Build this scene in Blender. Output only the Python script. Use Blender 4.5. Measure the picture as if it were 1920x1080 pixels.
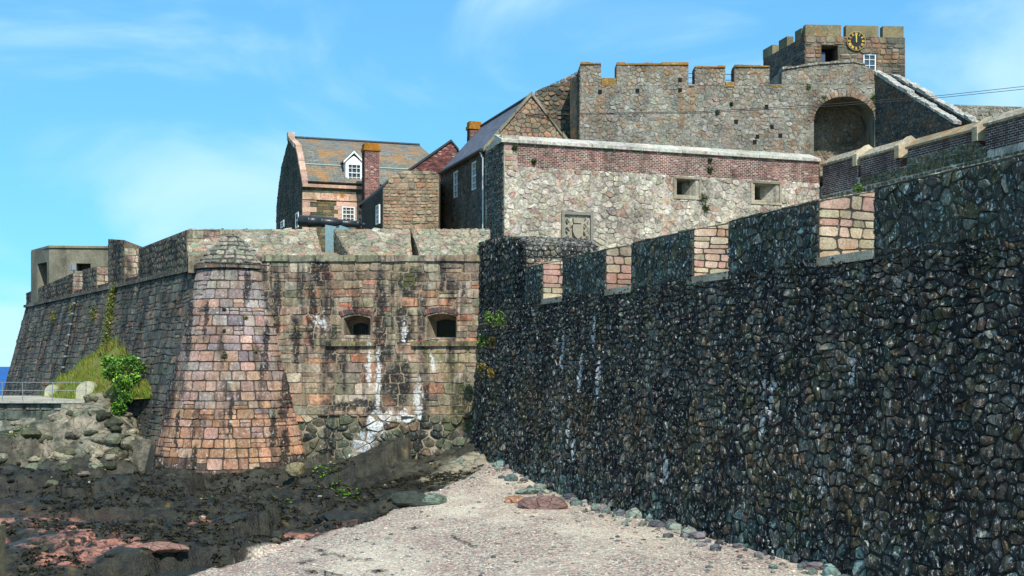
import bpy, bmesh, math, random
import numpy as np
from mathutils import Vector
for o in list(bpy.data.objects): bpy.data.objects.remove(o)
SC = bpy.context.scene
COL = SC.collection
random.seed(7)
R = random.Random(11)
# ------------------------------------------------------------------ camera, sky, sun, exposure
F, CX, HY, CZ = 2300.0, 960.0, 686.0, 5.0          # focal length in photo pixels, principal column, horizon row, eye height
cam = bpy.data.cameras.new('camera'); camo = bpy.data.objects.new('camera', cam); COL.objects.link(camo)
camo.location = (0, 0, CZ); camo.rotation_euler = (math.radians(90), 0, 0)
cam.sensor_width = 36; cam.lens = 36 * F / 1920; cam.shift_y = (HY - 540) / 1920
cam.clip_start = .1; cam.clip_end = 20000
SC.camera = camo
SUN_EL = 47.0
SUN_H = Vector((0.3216, -0.947, 0)); SUN_H.rotate(__import__('mathutils').Euler((0, 0, math.radians(-1.0))))
SUN_DIR = Vector((SUN_H.x * math.cos(math.radians(SUN_EL)), SUN_H.y * math.cos(math.radians(SUN_EL)), math.sin(math.radians(SUN_EL))))
sun = bpy.data.lights.new('sun', 'SUN'); sun.energy = 4.6; sun.angle = math.radians(.5); sun.color = (1, .955, .87)
suno = bpy.data.objects.new('sun', sun); COL.objects.link(suno)
suno.rotation_euler = SUN_DIR.to_track_quat('Z', 'Y').to_euler(); suno.location = (20, -20, 40)
W = bpy.data.worlds.new('World'); SC.world = W; W.use_nodes = True
wn, wl = W.node_tree.nodes, W.node_tree.links
wn.clear()
def wnode(t, **k):
    n = wn.new(t)
    for a, b in k.items(): setattr(n, a, b)
    return n
sky = wnode('ShaderNodeTexSky', sky_type='NISHITA', sun_disc=False)
sky.sun_elevation = math.radians(SUN_EL); sky.sun_rotation = math.atan2(SUN_DIR.x, SUN_DIR.y)
sky.air_density = 1.0; sky.dust_density = 0.; sky.altitude = 1500; sky.ozone_density = 2.0
tint = wnode('ShaderNodeMix', data_type='RGBA', blend_type='MULTIPLY'); tint.inputs[0].default_value = 1
tint.inputs[7].default_value = (1.02, 2.5, 3.5, 1)
gm_ = wnode('ShaderNodeGamma'); gm_.inputs[1].default_value = .45          # even out the sky from zenith to horizon
wl.new(sky.outputs[0], gm_.inputs[0]); wl.new(gm_.outputs[0], tint.inputs[6])
tc = wnode('ShaderNodeTexCoord')
mp = wnode('ShaderNodeMapping'); mp.inputs['Scale'].default_value = (2.2, 2.2, 5.0); mp.inputs['Rotation'].default_value = (.1, .42, .2)
mp.inputs['Location'].default_value = (1.3, .2, .55)
wl.new(tc.outputs['Generated'], mp.inputs[0])
cn = wnode('ShaderNodeTexNoise'); cn.inputs['Scale'].default_value = 1.5; cn.inputs['Detail'].default_value = 7; cn.inputs['Roughness'].default_value = .5; cn.inputs['Distortion'].default_value = .7
wl.new(mp.outputs[0], cn.inputs['Vector'])
cr = wnode('ShaderNodeMapRange', interpolation_type='SMOOTHSTEP'); cr.inputs[1].default_value = .40; cr.inputs[2].default_value = .66; cr.inputs[3].default_value = 0; cr.inputs[4].default_value = .74
wl.new(cn.outputs[0], cr.inputs[0])
cm = wnode('ShaderNodeMix', data_type='RGBA'); cm.inputs[7].default_value = (5.0, 7.3, 8.2, 1)
hs = wnode('ShaderNodeHueSaturation'); hs.inputs['Saturation'].default_value = 1.0; hs.inputs['Value'].default_value = 1.0; wl.new(tint.outputs[2], hs.inputs['Color'])
wl.new(cr.outputs[0], cm.inputs[0]); wl.new(hs.outputs[0], cm.inputs[6])
bg = wnode('ShaderNodeBackground'); bg.inputs[1].default_value = .12
wo = wnode('ShaderNodeOutputWorld')
wl.new(cm.outputs[2], bg.inputs[0]); wl.new(bg.outputs[0], wo.inputs[0])
vs = SC.view_settings; vs.view_transform = 'Standard'; vs.look = 'None'; vs.gamma = 1; vs.exposure = 0.22; vs.use_curve_mapping = False

# ------------------------------------------------------------------ helpers
A = np.array
D1 = A([-.3216, .947, 0.]); D2 = A([.947, .3216, 0.]); UP = A([0, 0, 1.]); EYE = A([0, 0, CZ])
def at(px, py, Y): return A([(px - CX) / F * Y, Y, CZ + (HY - py) / F * Y])
def lin(r, g, b):
    f = lambda c: (c / 255) / 12.92 if c / 255 <= .04045 else ((c / 255 + .055) / 1.055) ** 2.4
    return (f(r), f(g), f(b))
class Panel:
    """flat face: origin, unit vector to the right seen from outside, up vector with z = 1 (battered if it leans)"""
    def __init__(s, O, U, batter=0.):
        s.O = A(O, float); s.U = A(U, float) / np.linalg.norm(U); nh = np.cross(s.U, UP)
        s.V = UP - nh * batter; s.N = np.cross(s.U, s.V); s.N = s.N / np.linalg.norm(s.N)
    def p(s, u, v, d=0.): return s.O + s.U * u + s.V * v + s.N * d
    def px(s, x, y):
        r = A([(x - CX) / F, 1., (HY - y) / F]); t = np.dot(s.O - EYE, s.N) / np.dot(r, s.N); P = EYE + r * t
        return (float(np.dot(P - s.O, s.U)), float(P[2] - s.O[2]))
    def poly(s, pts): return [s.px(*q) for q in pts]
class Cone:
    """battered round face; u is arc length at the mean radius"""
    def __init__(s, c, z0, r0, z1, r1, rm): s.c = c; s.z0, s.r0, s.z1, s.r1, s.rm = z0, r0, z1, r1, rm
    def p(s, u, v, d=0.):
        a = u / s.rm; t = (v - s.z0) / (s.z1 - s.z0); r = s.r0 + (s.r1 - s.r0) * t + d
        return A([s.c[0] + r * math.sin(a), s.c[1] - r * math.cos(a), v + d * .24])
POS = {}
def place(o, wl_, parent):
    POS[o.name] = A(wl_, float)
    if parent is not None:
        o.parent = parent; o.location = POS[o.name] - POS[parent.name]
    else: o.location = wl_
def tag(o, label=None, cat=None, group=None, kind=None):
    for k, v in (('label', label), ('category', cat), ('group', group), ('kind', kind)):
        if v: o[k] = v
    return o
def thing(name, label, cat, loc, group=None):
    e = bpy.data.objects.new(name, None); COL.objects.link(e); e.empty_display_size = .3
    place(e, loc, None); return tag(e, label, cat, group, 'thing')
def mesh_obj(name, V, Fc, mat, parent=None, cols=None, smooth=False, kind=None, base=False):
    V = np.asarray(V, float).reshape(-1, 3)
    c = (V.min(0) + V.max(0)) / 2
    if base: c[2] = V[:, 2].min()
    me = bpy.data.meshes.new(name); me.from_pydata((V - c).tolist(), [], Fc)
    if cols is not None:
        ca = me.color_attributes.new('Col', 'FLOAT_COLOR', 'POINT')
        cc = np.ones((len(V), 4), np.float32); cc[:, :3] = np.asarray(cols, np.float32)
        ca.data.foreach_set('color', cc.ravel())
    if smooth: me.polygons.foreach_set('use_smooth', [True] * len(me.polygons))
    me.materials.append(mat)
    o = bpy.data.objects.new(name, me); COL.objects.link(o); place(o, c, parent)
    if kind: o['kind'] = kind
    return o
class MB:
    def __init__(s): s.v = []; s.f = []; s.c = []
    def add(s, V, Fc, col=(.5, .5, .5)):
        b = len(s.v); s.v.extend([tuple(map(float, q)) for q in V]); s.f.extend([tuple(b + i for i in f) for f in Fc]); s.c.extend([tuple(col)] * len(V)); return s
    def prism(s, pan, poly, d0, d1, col=(.5, .5, .5), poly1=None):
        n = len(poly); poly1 = poly1 or poly
        if area2(poly) < 0: poly = poly[::-1]; poly1 = poly1[::-1]
        V = [pan.p(u, v, d0) for u, v in poly] + [pan.p(u, v, d1) for u, v in poly1]
        Fc = [tuple(range(n)), tuple(range(2 * n - 1, n - 1, -1))] + [((i + 1) % n, i, n + i, n + (i + 1) % n) for i in range(n)]
        return s.add(V, Fc, col)
    def box(s, pan, u0, u1, v0, v1, d0, d1, col=(.5, .5, .5)): return s.prism(pan, [(u0, v0), (u1, v0), (u1, v1), (u0, v1)], d0, d1, col)
    def tube(s, path, rad, n=6, col=(.5, .5, .5), cap=True):
        path = [A(p, float) for p in path]; m = len(path); rs = rad if hasattr(rad, '__len__') else [rad] * m
        V = []
        for i, p in enumerate(path):
            t = path[min(i + 1, m - 1)] - path[max(i - 1, 0)]; t = t / (np.linalg.norm(t) + 1e-9)
            a = np.cross(t, UP if abs(t[2]) < .9 else A([1., 0, 0])); a /= np.linalg.norm(a); b = np.cross(t, a)
            V += [p + (a * math.cos(k * 2 * math.pi / n) + b * math.sin(k * 2 * math.pi / n)) * rs[i] for k in range(n)]
        Fc = [(i * n + k, i * n + (k + 1) % n, (i + 1) * n + (k + 1) % n, (i + 1) * n + k) for i in range(m - 1) for k in range(n)]
        if cap: Fc += [tuple(range(n - 1, -1, -1)), tuple((m - 1) * n + k for k in range(n))]
        return s.add(V, Fc, col)
    def build(s, name, mat, parent=None, smooth=False, kind=None, base=False): return mesh_obj(name, s.v, s.f, mat, parent, s.c, smooth, kind, base)
def area2(p): return sum(p[i][0] * p[(i + 1) % len(p)][1] - p[(i + 1) % len(p)][0] * p[i][1] for i in range(len(p))) / 2
def cut(o, cutters):
    """carve MB solids out of a mesh object for good"""
    tmp = []
    for c in cutters:
        me = bpy.data.meshes.new('c'); me.from_pydata(c.v, [], c.f); me.materials.append(o.data.materials[0]); q = bpy.data.objects.new('c', me); COL.objects.link(q)
        bm = bmesh.new(); bm.from_mesh(me); bmesh.ops.recalc_face_normals(bm, faces=bm.faces); bm.to_mesh(me); bm.free()
        m = o.modifiers.new('b', 'BOOLEAN'); m.object = q; m.operation = 'DIFFERENCE'; m.solver = 'EXACT'; tmp.append(q)
    bm = bmesh.new(); bm.from_mesh(o.data); bmesh.ops.recalc_face_normals(bm, faces=bm.faces); bm.to_mesh(o.data); bm.free()
    bpy.context.view_layer.update()
    # the thing's parent is a plain offset, so world positions hold
    ev = o.evaluated_get(bpy.context.evaluated_depsgraph_get()); nm = bpy.data.meshes.new_from_object(ev)
    o.modifiers.clear(); col0 = o.data.color_attributes['Col'].data[0].color[:]
    for q in list(nm.color_attributes): nm.color_attributes.remove(q)
    ca_ = nm.color_attributes.new('Col', 'FLOAT_COLOR', 'POINT'); ca_.data.foreach_set('color', list(col0) * len(nm.vertices)); o.data = nm
    for q in tmp: bpy.data.objects.remove(q)
# --- stone layouts (2-D polygons on a face)
def clip(poly, a, b, c):                       # keep a*u + b*v <= c
    out = []; n = len(poly)
    for i in range(n):
        p, q = poly[i], poly[(i + 1) % n]; dp = a * p[0] + b * p[1] - c; dq = a * q[0] + b * q[1] - c
        if dp <= 0: out.append(p)
        if (dp < 0 < dq) or (dq < 0 < dp):
            t = dp / (dp - dq); out.append((p[0] + (q[0] - p[0]) * t, p[1] + (q[1] - p[1]) * t))
    return out
def within(polys, region):
    if area2(region) < 0: region = region[::-1]
    out = []
    hp = []
    for i in range(len(region)):
        p, q = region[i], region[(i + 1) % len(region)]; a, b = q[1] - p[1], -(q[0] - p[0]); hp.append((a, b, a * p[0] + b * p[1]))
    for w in polys:
        for h in hp:
            w = clip(w, *h)
            if len(w) < 3: break
        if len(w) >= 3 and area2(w) > .004: out.append(w)
    return out
def holes(polys, rects):
    for (a, b, c, d) in rects:                 # u0, u1, v0, v1
        out = []
        for w in polys:
            us = [p[0] for p in w]; vv = [p[1] for p in w]
            if max(us) <= a or min(us) >= b or max(vv) <= c or min(vv) >= d: out.append(w); continue
            best = max((clip(w, 1, 0, a), clip(w, -1, 0, -b), clip(w, 0, 1, c), clip(w, 0, -1, -d)), key=lambda z: area2(z) if len(z) > 2 else 0)
            if len(best) > 2 and area2(best) > .006: out.append(best)
        polys = out
    return polys
def coursed(u0, u1, v0, v1, h, w, wav=.03, split=.15, hfun=None):
    out = []; v = v0; lines = [v0]
    while v < v1 - 1e-6:
        k = hfun(v) if hfun else 1
        hh = R.uniform(*h) * k
        if v1 - v - hh < h[0] * k * .6: hh = v1 - v
        v += hh; lines.append(v)
    ph = [R.uniform(0, 6) for _ in lines]
    yl = lambda k, u: lines[k] + (0 if k in (0, len(lines) - 1) else wav * (math.sin(u * .9 + ph[k]) + .6 * math.sin(u * 2.3 + ph[k] * 2)))
    for k in range(len(lines) - 1):
        hh = lines[k + 1] - lines[k]; u = u0; prev = 0
        while u < u1 - 1e-6:
            ww = R.uniform(*w) * (.75 + .5 * hh / h[1])
            if u1 - u - ww < w[0] * .6: ww = u1 - u
            nx = 0 if u + ww > u1 - 1e-6 else R.uniform(-.12, .12) * hh
            a, b = u, u + ww
            q = [(a - prev, yl(k, a)), (b - nx, yl(k, b)), (b + nx, yl(k + 1, b)), (a + prev, yl(k + 1, a))]
            if R.random() < split and hh > .3:
                t = R.uniform(.35, .65); m0 = (q[0][0] + (q[3][0] - q[0][0]) * t, q[0][1] + (q[3][1] - q[0][1]) * t); m1 = (q[1][0] + (q[2][0] - q[1][0]) * t, q[1][1] + (q[2][1] - q[1][1]) * t)
                out += [[q[0], q[1], m1, m0], [m0, m1, q[2], q[3]]]
            else: out.append(q)
            u = b; prev = nx
    return out
def rubble(u0, u1, v0, v1, w, h, jit=.42, var=0., vj=.8):
    nu = max(1, round((u1 - u0) / w)); nv = max(1, round((v1 - v0) / h)); du, dv = (u1 - u0) / nu, (v1 - v0) / nv
    S = {}
    for j in range(-1, nv + 1):
        for i in range(-1, nu + 1):
            S[i, j] = (u0 + (i + .5 + (.25 if j % 2 else -.25) + R.uniform(-jit, jit)) * du, v0 + (j + .5 + R.uniform(-jit, jit) * vj) * dv)
    dead = set()
    if var:
        for k in S:
            if R.random() < var and 0 <= k[0] < nu and 0 <= k[1] < nv: dead.add(k)
    out = []; ar = (dv / du) ** 2
    for (i, j), (x, y) in S.items():
        if (i, j) in dead: continue
        w_ = [(u0, v0), (u1, v0), (u1, v1), (u0, v1)]
        rg = (0, -1, 1, -2, 2, -3, 3) if var > .2 else (0, -1, 1, -2, 2)
        for dj in rg:
            for di in rg:
                if (di or dj) and (i + di, j + dj) in S and (i + di, j + dj) not in dead:
                    x2, y2 = S[i + di, j + dj]; a, b = (x2 - x) * ar, (y2 - y)
                    w_ = clip(w_, a, b, a * (x + x2) / 2 + b * (y + y2) / 2)
                    if len(w_) < 3: break
            if len(w_) < 3: break
        if len(w_) >= 3 and .002 < area2(w_) < 9 * du * dv: out.append(w_)
    return out
def bricks(u0, u1, v0, v1, w=.235, h=.078):
    out = []; n = max(1, round((v1 - v0) / h)); h = (v1 - v0) / n
    for j in range(n):
        u = u0 - (w / 2 if j % 2 else 0)
        while u < u1:
            a, b = max(u, u0), min(u + w, u1)
            if b - a > .04: out.append([(a, v0 + j * h), (b, v0 + j * h), (b, v0 + j * h + h), (a, v0 + j * h + h)])
            u += w
    return out
def jitcol(c, s=.12, hs=.05):
    k = max(.3, R.gauss(1, s)); return tuple(max(.004, x * k * R.uniform(1 - hs, 1 + hs)) for x in c)
def pick(pal):
    t = R.random() * sum(w for w, _ in pal)
    for w, c in pal:
        t -= w
        if t <= 0: return jitcol(c)
    return jitcol(pal[-1][1])
class Masonry:
    """collects laid stones; the largest in view become objects of their own, the others one joined part"""
    def __init__(s): s.items = []
    def lay(s, pan, polys, pal, proud=.05, gap=.03, rnd=.22, seat=.03, bev=.84, tilt=.25, palf=None, bulge=.25):
        for w in polys:
            n = len(w); cu = sum(p[0] for p in w) / n; cv = sum(p[1] for p in w) / n
            su = max(p[0] for p in w) - min(p[0] for p in w); sv = max(p[1] for p in w) - min(p[1] for p in w)
            if su < gap * 1.6 or sv < gap * 1.6: continue
            ku, kv = 1 - gap / su, 1 - gap / sv
            w = [(cu + (u - cu) * ku, cv + (v - cv) * kv) for u, v in w]
            if rnd:
                q = []
                for i in range(n):
                    p0, p1, p2 = w[i - 1], w[i], w[(i + 1) % n]; r = rnd * R.uniform(.5, 1.4)
                    q += [(p1[0] + (p0[0] - p1[0]) * r, p1[1] + (p0[1] - p1[1]) * r), (p1[0] + (p2[0] - p1[0]) * r, p1[1] + (p2[1] - p1[1]) * r)]
                if len(q) > 12: q = [q[i] for i in sorted(R.sample(range(len(q)), 12))]
                w = q; n = len(w)
            pr = proud * R.uniform(.5, 1.35); tu, tv = R.uniform(-1, 1) * tilt * pr, R.uniform(-1, 1) * tilt * pr
            b = bev * R.uniform(.94, 1.04)
            V = [pan.p(u, v, -seat) for u, v in w]
            V += [pan.p(cu + (u - cu) * b, cv + (v - cv) * b, pr + tu * (u - cu) / su * 2 + tv * (v - cv) / sv * 2 + R.uniform(-.12, .12) * pr) for u, v in w]
            V.append(pan.p(cu + R.uniform(-.15, .15) * su, cv + R.uniform(-.15, .15) * sv, pr * (1 + bulge * R.uniform(0, 1.4))))
            Fc = [(i, (i + 1) % n, n + (i + 1) % n, n + i) for i in range(n)] + [(n + i, n + (i + 1) % n, 2 * n) for i in range(n)]
            C = V[-1]; d = C - EYE; L = np.linalg.norm(d)
            nn = pan.p(cu, cv, 1) - pan.p(cu, cv, 0); nn = nn / np.linalg.norm(nn)
            px = area2(w) * max(0., -float(np.dot(nn, d)) / L) * (F / max(1., C[1])) ** 2
            x = CX + F * C[0] / max(1., C[1])
            if not (-40 < x < 1960): px = 0
            s.items.append((px, V, Fc, palf(C) if palf else pick(pal)))
    def finish(s, parent, mat, name='stone', rest='stone_infill', maxn=300, minpx=70):
        s.items.sort(key=lambda t: -t[0]); k = 0; mb = MB()
        for px, V, Fc, c in s.items:
            if k < maxn and px > minpx: mesh_obj(name, V, Fc, mat, parent, [c] * len(V)); k += 1
            else: mb.add(V, Fc, c)
        if mb.v: mb.build(rest, mat, parent, kind='stuff')
# --- noise for terrain
def vnoise(x, y, seed=0):
    xi = np.floor(x).astype(np.int64); yi = np.floor(y).astype(np.int64); fx = x - xi; fy = y - yi
    def h(a, b):
        n = (a * 374761393 + b * 668265263 + seed * 1442695041) & 0x7fffffff
        n = ((n ^ (n >> 13)) * 1274126177) & 0x7fffffff
        return ((n ^ (n >> 16)) & 0xffff) / 65535.
    fx = fx * fx * (3 - 2 * fx); fy = fy * fy * (3 - 2 * fy)
    return (h(xi, yi) * (1 - fx) + h(xi + 1, yi) * fx) * (1 - fy) + (h(xi, yi + 1) * (1 - fx) + h(xi + 1, yi + 1) * fx) * fy
def fbm(x, y, o=5, seed=0, ridged=False):
    s = 0; a = .5
    for k in range(o):
        n = vnoise(x, y, seed + k)
        if ridged: n = 1 - abs(2 * n - 1)
        s = s + a * n; a *= .5; x, y = x * 2.03 + 3.1, y * 2.03 + 1.7
    return s
# ------------------------------------------------------------------ materials
class NT:
    def __init__(s, name):
        s.m = bpy.data.materials.new(name); s.m.use_nodes = True; s.t = s.m.node_tree; s.b = s.t.nodes['Principled BSDF']; s.geo = None
    def n(s, t, ins=None, **k):
        n = s.t.nodes.new(t)
        for a, b in k.items(): setattr(n, a, b)
        for i, v in (ins or {}).items(): s.put(n.inputs[i], v)
        return n
    def put(s, sock, v):
        if hasattr(v, 'is_output'): s.t.links.new(v, sock)
        else:
            if hasattr(sock.default_value, '__len__') and len(sock.default_value) == 4 and len(v) == 3: v = (*v, 1)
            sock.default_value = v
    def pos(s):
        if not s.geo: s.geo = s.n('ShaderNodeNewGeometry')
        return s.geo.outputs['Position']
    def noise(s, scale, detail=4, rough=.55, vec=None, stretch=None, dist=0.):
        v = vec or s.pos()
        if stretch: v = s.n('ShaderNodeMapping', {0: v, 3: stretch}).outputs[0]
        return s.n('ShaderNodeTexNoise', {'Vector': v, 'Scale': scale, 'Detail': detail, 'Roughness': rough, 'Distortion': dist}).outputs[0]
    def ramp(s, f, a, b, lo=0., hi=1.): return s.n('ShaderNodeMapRange', {0: f, 1: a, 2: b, 3: lo, 4: hi}).outputs[0]
    def math(s, op, a, b=0.): return s.n('ShaderNodeMath', {0: a, 1: b}, operation=op).outputs[0]
    def mix(s, f, a, b, mode='MIX'): return s.n('ShaderNodeMix', {0: f, 6: a, 7: b}, data_type='RGBA', blend_type=mode).outputs[2]
    def attr(s): return s.n('ShaderNodeVertexColor', layer_name='Col').outputs[0]
    def bump(s, h, strength=.5, dist=.02):
        s.put(s.b.inputs['Normal'], s.n('ShaderNodeBump', {'Height': h, 'Strength': strength, 'Distance': dist}).outputs[0])
    def done(s, col, rough=.9, spec=.25):
        s.put(s.b.inputs['Base Color'], col); s.put(s.b.inputs['Roughness'], rough); s.put(s.b.inputs['Specular IOR Level'], spec); return s.m
def blobs(t, items, axis, wob=.12, freq=3.):
    """splashes and runs with a shape of their own: (u, z, half width, half height)"""
    sep = t.n('ShaderNodeSeparateXYZ', {0: t.pos()}); u = sep.outputs[axis]; z = sep.outputs[2]
    n1 = t.math('MULTIPLY', t.math('SUBTRACT', t.noise(freq, 5, .6), .5), wob * 2)
    n2 = t.math('MULTIPLY', t.math('SUBTRACT', t.noise(freq * .7, 5, .6, stretch=(1, 1.3, .8)), .5), wob * 6)
    v = t.n('ShaderNodeCombineXYZ', {0: t.math('ADD', u, n1), 1: t.math('ADD', z, n2)}).outputs[0]; acc = None
    for (u0, z0, ru, rz) in items:
        m = t.n('ShaderNodeMapping', {0: v, 1: (-u0 / ru, -z0 / rz, 0), 3: (1 / ru, 1 / rz, 0)})
        d = t.ramp(t.n('ShaderNodeVectorMath', {0: m.outputs[0]}, operation='LENGTH').outputs['Value'], 1.1, .75)
        acc = d if acc is None else t.math('MAXIMUM', acc, d)
    return acc
def stone_mat(name, streak=.5, sthr=(.5, .62), sx=1.1, sz=.1, lichen=.3, lthr=(.6, .66), lcol=(.52, .54, .5), orange=0., moss=0., lime=None, dark=None, axis=0, bump=.6, rough=.9, spec=.2, contrast=(.55, 1.35), green=None, bdist=.035, fine=(.5, 1.5), warm_blobs=None, rcol=lin(150, 104, 50), rk_=.8, fleck=0.):
    t = NT(name); c = t.attr()
    f = t.ramp(t.noise(7, 8, .65), .3, .7, *contrast)
    c = t.mix(1, c, t.n('ShaderNodeCombineColor', {0: f, 1: f, 2: f}).outputs[0], 'MULTIPLY')
    f2 = t.ramp(t.noise(24, 6, .75), .33, .68, *fine)
    c = t.mix(1, c, t.n('ShaderNodeCombineColor', {0: f2, 1: f2, 2: f2}).outputs[0], 'MULTIPLY')
    f3 = t.ramp(t.noise(.55, 5, .6), .34, .66, .7, 1.3); c = t.mix(1, c, t.n('ShaderNodeCombineColor', {0: f3, 1: f3, 2: f3}).outputs[0], 'MULTIPLY')
    if orange: c = t.mix(t.math('MULTIPLY', t.ramp(t.noise(1.3, 7, .6), .5, .62), orange), c, lin(165, 105, 35))
    if moss: c = t.mix(t.math('MULTIPLY', t.ramp(t.noise(1.0, 8, .65, stretch=(1, 1, .7)), .5, .64), moss), c, lin(75, 80, 38))
    if streak:
        s1 = t.ramp(t.noise(1., 5, .62, stretch=(sx, sx, sz)), *sthr); s2 = t.ramp(t.noise(1.5, 6, .6), .32, .56)
        c = t.mix(t.math('MULTIPLY', t.math('MULTIPLY', s1, s2), streak), c, (.014, .014, .016))
    if dark: c = t.mix(t.math('MULTIPLY', t.math('MULTIPLY', blobs(t, dark, axis, .3, 2.6), t.ramp(t.noise(5, 7, .7), .3, .48)), .92), c, (.015, .014, .015))
    if lichen: c = t.mix(t.math('MULTIPLY', t.ramp(t.noise(5.5, 9, .68), *lthr), lichen), c, lcol)
    if green: c = t.mix(t.math('MULTIPLY', t.math('MULTIPLY', blobs(t, green, axis, .5, 2.), t.ramp(t.noise(4, 7, .7), .4, .6)), .6), c, lin(92, 96, 42))
    if warm_blobs: c = t.mix(t.math('MULTIPLY', t.math('MULTIPLY', blobs(t, warm_blobs, axis, .6, 1.6), t.ramp(t.noise(6, 6, .7), .4, .58)), rk_), c, rcol)  # brown and orange tone in blobs at set spots
    if fleck: c = t.mix(t.math('MULTIPLY', t.ramp(t.noise(13, 7, .7, stretch=(1, 1, .55)), .575, .62), fleck), c, (.68, .72, .7))  # pale lichen flecks; on the sea wall they also paint in sun sparkle
    if lime: c = t.mix(t.math('MULTIPLY', blobs(t, lime, axis, .3, 5.), t.ramp(t.noise(11, 7, .75), .38, .54, .0, .95)), c, (.7, .72, .72))
    t.bump(t.noise(22 if bdist < .05 else 13, 8, .72), bump, bdist)
    return t.done(c, rough, spec)
def plain_mat(name, col, rough=.6, metal=0., bump=0., var=.2, scale=8, spec=.4):
    t = NT(name); f = t.ramp(t.noise(scale, 6, .6), .3, .7, 1 - var, 1 + var)
    c = t.mix(1, col, t.n('ShaderNodeCombineColor', {0: f, 1: f, 2: f}).outputs[0], 'MULTIPLY')
    t.b.inputs['Metallic'].default_value = metal
    if bump: t.bump(t.noise(scale * 4, 6, .65), bump, .03)
    return t.done(c, rough, spec)
def attr_mat(name, rough=.7, var=.25, scale=6, bump=.3, spec=.3, trans=0.):
    t = NT(name); f = t.ramp(t.noise(scale, 6, .6), .3, .7, 1 - var, 1 + var)
    c = t.mix(1, t.attr(), t.n('ShaderNodeCombineColor', {0: f, 1: f, 2: f}).outputs[0], 'MULTIPLY')
    if bump: t.bump(t.noise(scale * 4, 6, .65), bump, .03)
    return t.done(c, rough, spec)
X59 = lambda px: (px - CX) / F * 59.; Z59 = lambda py: CZ + (HY - py) / F * 59.; q59 = 59. / F
def b59(x, y, w, h): return (X59(x), Z59(y), w * q59, h * q59)
def bsea(x, y, w, h):
    Y = 18.47 / ((x - CX) / F + .3396); return (Y, CZ + (HY - y) / F * Y, w / F * Y * 2.0, h / F * Y)
M = {}
M['front'] = stone_mat('front_stone', streak=.9, sthr=(.47, .57), sx=1.7, sz=.1, lichen=.5, lthr=(.6, .65), moss=.4, fleck=.2, axis=0,
    lime=[b59(680, 835, 22, 32), b59(705, 795, 18, 28), b59(709, 715, 5, 62), b59(692, 690, 5, 45), b59(762, 782, 22, 9), b59(785, 750, 8, 38), b59(727, 778, 10, 12), b59(600, 602, 14, 11), b59(758, 625, 5, 20), b59(655, 860, 10, 6), b59(812, 680, 3, 16)],
    dark=[b59(713, 600, 13, 115), b59(585, 590, 10, 80), b59(520, 570, 9, 70), b59(555, 640, 8, 60), b59(600, 510, 22, 26), b59(745, 720, 30, 50), b59(760, 610, 18, 45), b59(765, 530, 25, 30), b59(640, 680, 10, 25), b59(870, 760, 25, 50), b59(830, 520, 7, 35), b59(660, 760, 60, 12)],
    green=[b59(840, 680, 50, 30), b59(865, 760, 40, 50), b59(650, 620, 26, 14), b59(760, 520, 30, 26)])
M['cone'] = stone_mat('cone_stone', streak=.75, sthr=(.52, .62), sx=1.5, sz=.12, lichen=.75, lthr=(.6, .64), fleck=.2, moss=.25, axis=0, orange=.25,
    dark=[b59(395, 860, 5, 34), b59(355, 800, 4, 40), b59(525, 800, 5, 42), b59(545, 830, 7, 34), b59(505, 660, 6, 60), b59(325, 690, 24, 130), b59(345, 560, 18, 80), b59(300, 790, 14, 60), b59(365, 620, 8, 70), b59(540, 740, 8, 60), b59(470, 540, 6, 40), b59(400, 600, 5, 40), b59(455, 780, 4, 50), b59(430, 905, 150, 16), b59(300, 860, 40, 20), b59(560, 870, 30, 22)])
M['left'] = stone_mat('left_wall_stone', streak=.85, sthr=(.44, .56), sx=1.0, sz=.08, lichen=.4, lthr=(.61, .66), moss=.3)
M['sea'] = stone_mat('sea_wall_stone', streak=.92, sthr=(.4, .54), sx=.9, sz=.16, lichen=.6, lthr=(.6, .64), lcol=(.45, .5, .5), moss=.55, axis=1, fleck=.85, rcol=lin(104, 86, 52), rk_=.45, warm_blobs=[bsea(1010, 760, 40, 60), bsea(1100, 790, 40, 50), bsea(1200, 800, 50, 50), bsea(1330, 840, 60, 40), bsea(1480, 870, 60, 40), bsea(1650, 900, 60, 60), bsea(1800, 900, 50, 60), bsea(1560, 660, 15, 60), bsea(1760, 650, 25, 40)],  bump=1., bdist=.09, rough=.88, spec=.12, contrast=(.15, 2.0),
    lime=[bsea(1466, 745, 5, 38), bsea(1452, 790, 4, 35), bsea(1450, 730, 3, 22), bsea(1275, 880, 6, 28), bsea(1100, 700, 3, 42), bsea(1085, 820, 3, 45), bsea(1097, 845, 4, 22), bsea(1135, 710, 3, 45), bsea(1617, 700, 4, 30), bsea(1617, 860, 6, 24), bsea(1570, 895, 3, 14), bsea(1120, 620, 3, 30), bsea(1063, 660, 3, 40)])
M['merlon'] = stone_mat('merlon_stone', streak=.35, sthr=(.52, .64), sx=.9, sz=.2, lichen=.9, lthr=(.585, .625), lcol=(.42, .6, .6), moss=.3, rough=.85, fleck=.6, bump=1., bdist=.07, contrast=(.3, 1.7))
M['rubble'] = stone_mat('pale_rubble', fleck=.35, contrast=(.32, 1.5), bump=1., streak=.4, sthr=(.55, .66), sx=1.2, lichen=.45, lthr=(.58, .64), moss=.15)
b85 = lambda x, y, w, h: ((x - CX) / F * 85., CZ + (HY - y) / F * 85., w / F * 85., h / F * 85.)
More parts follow.
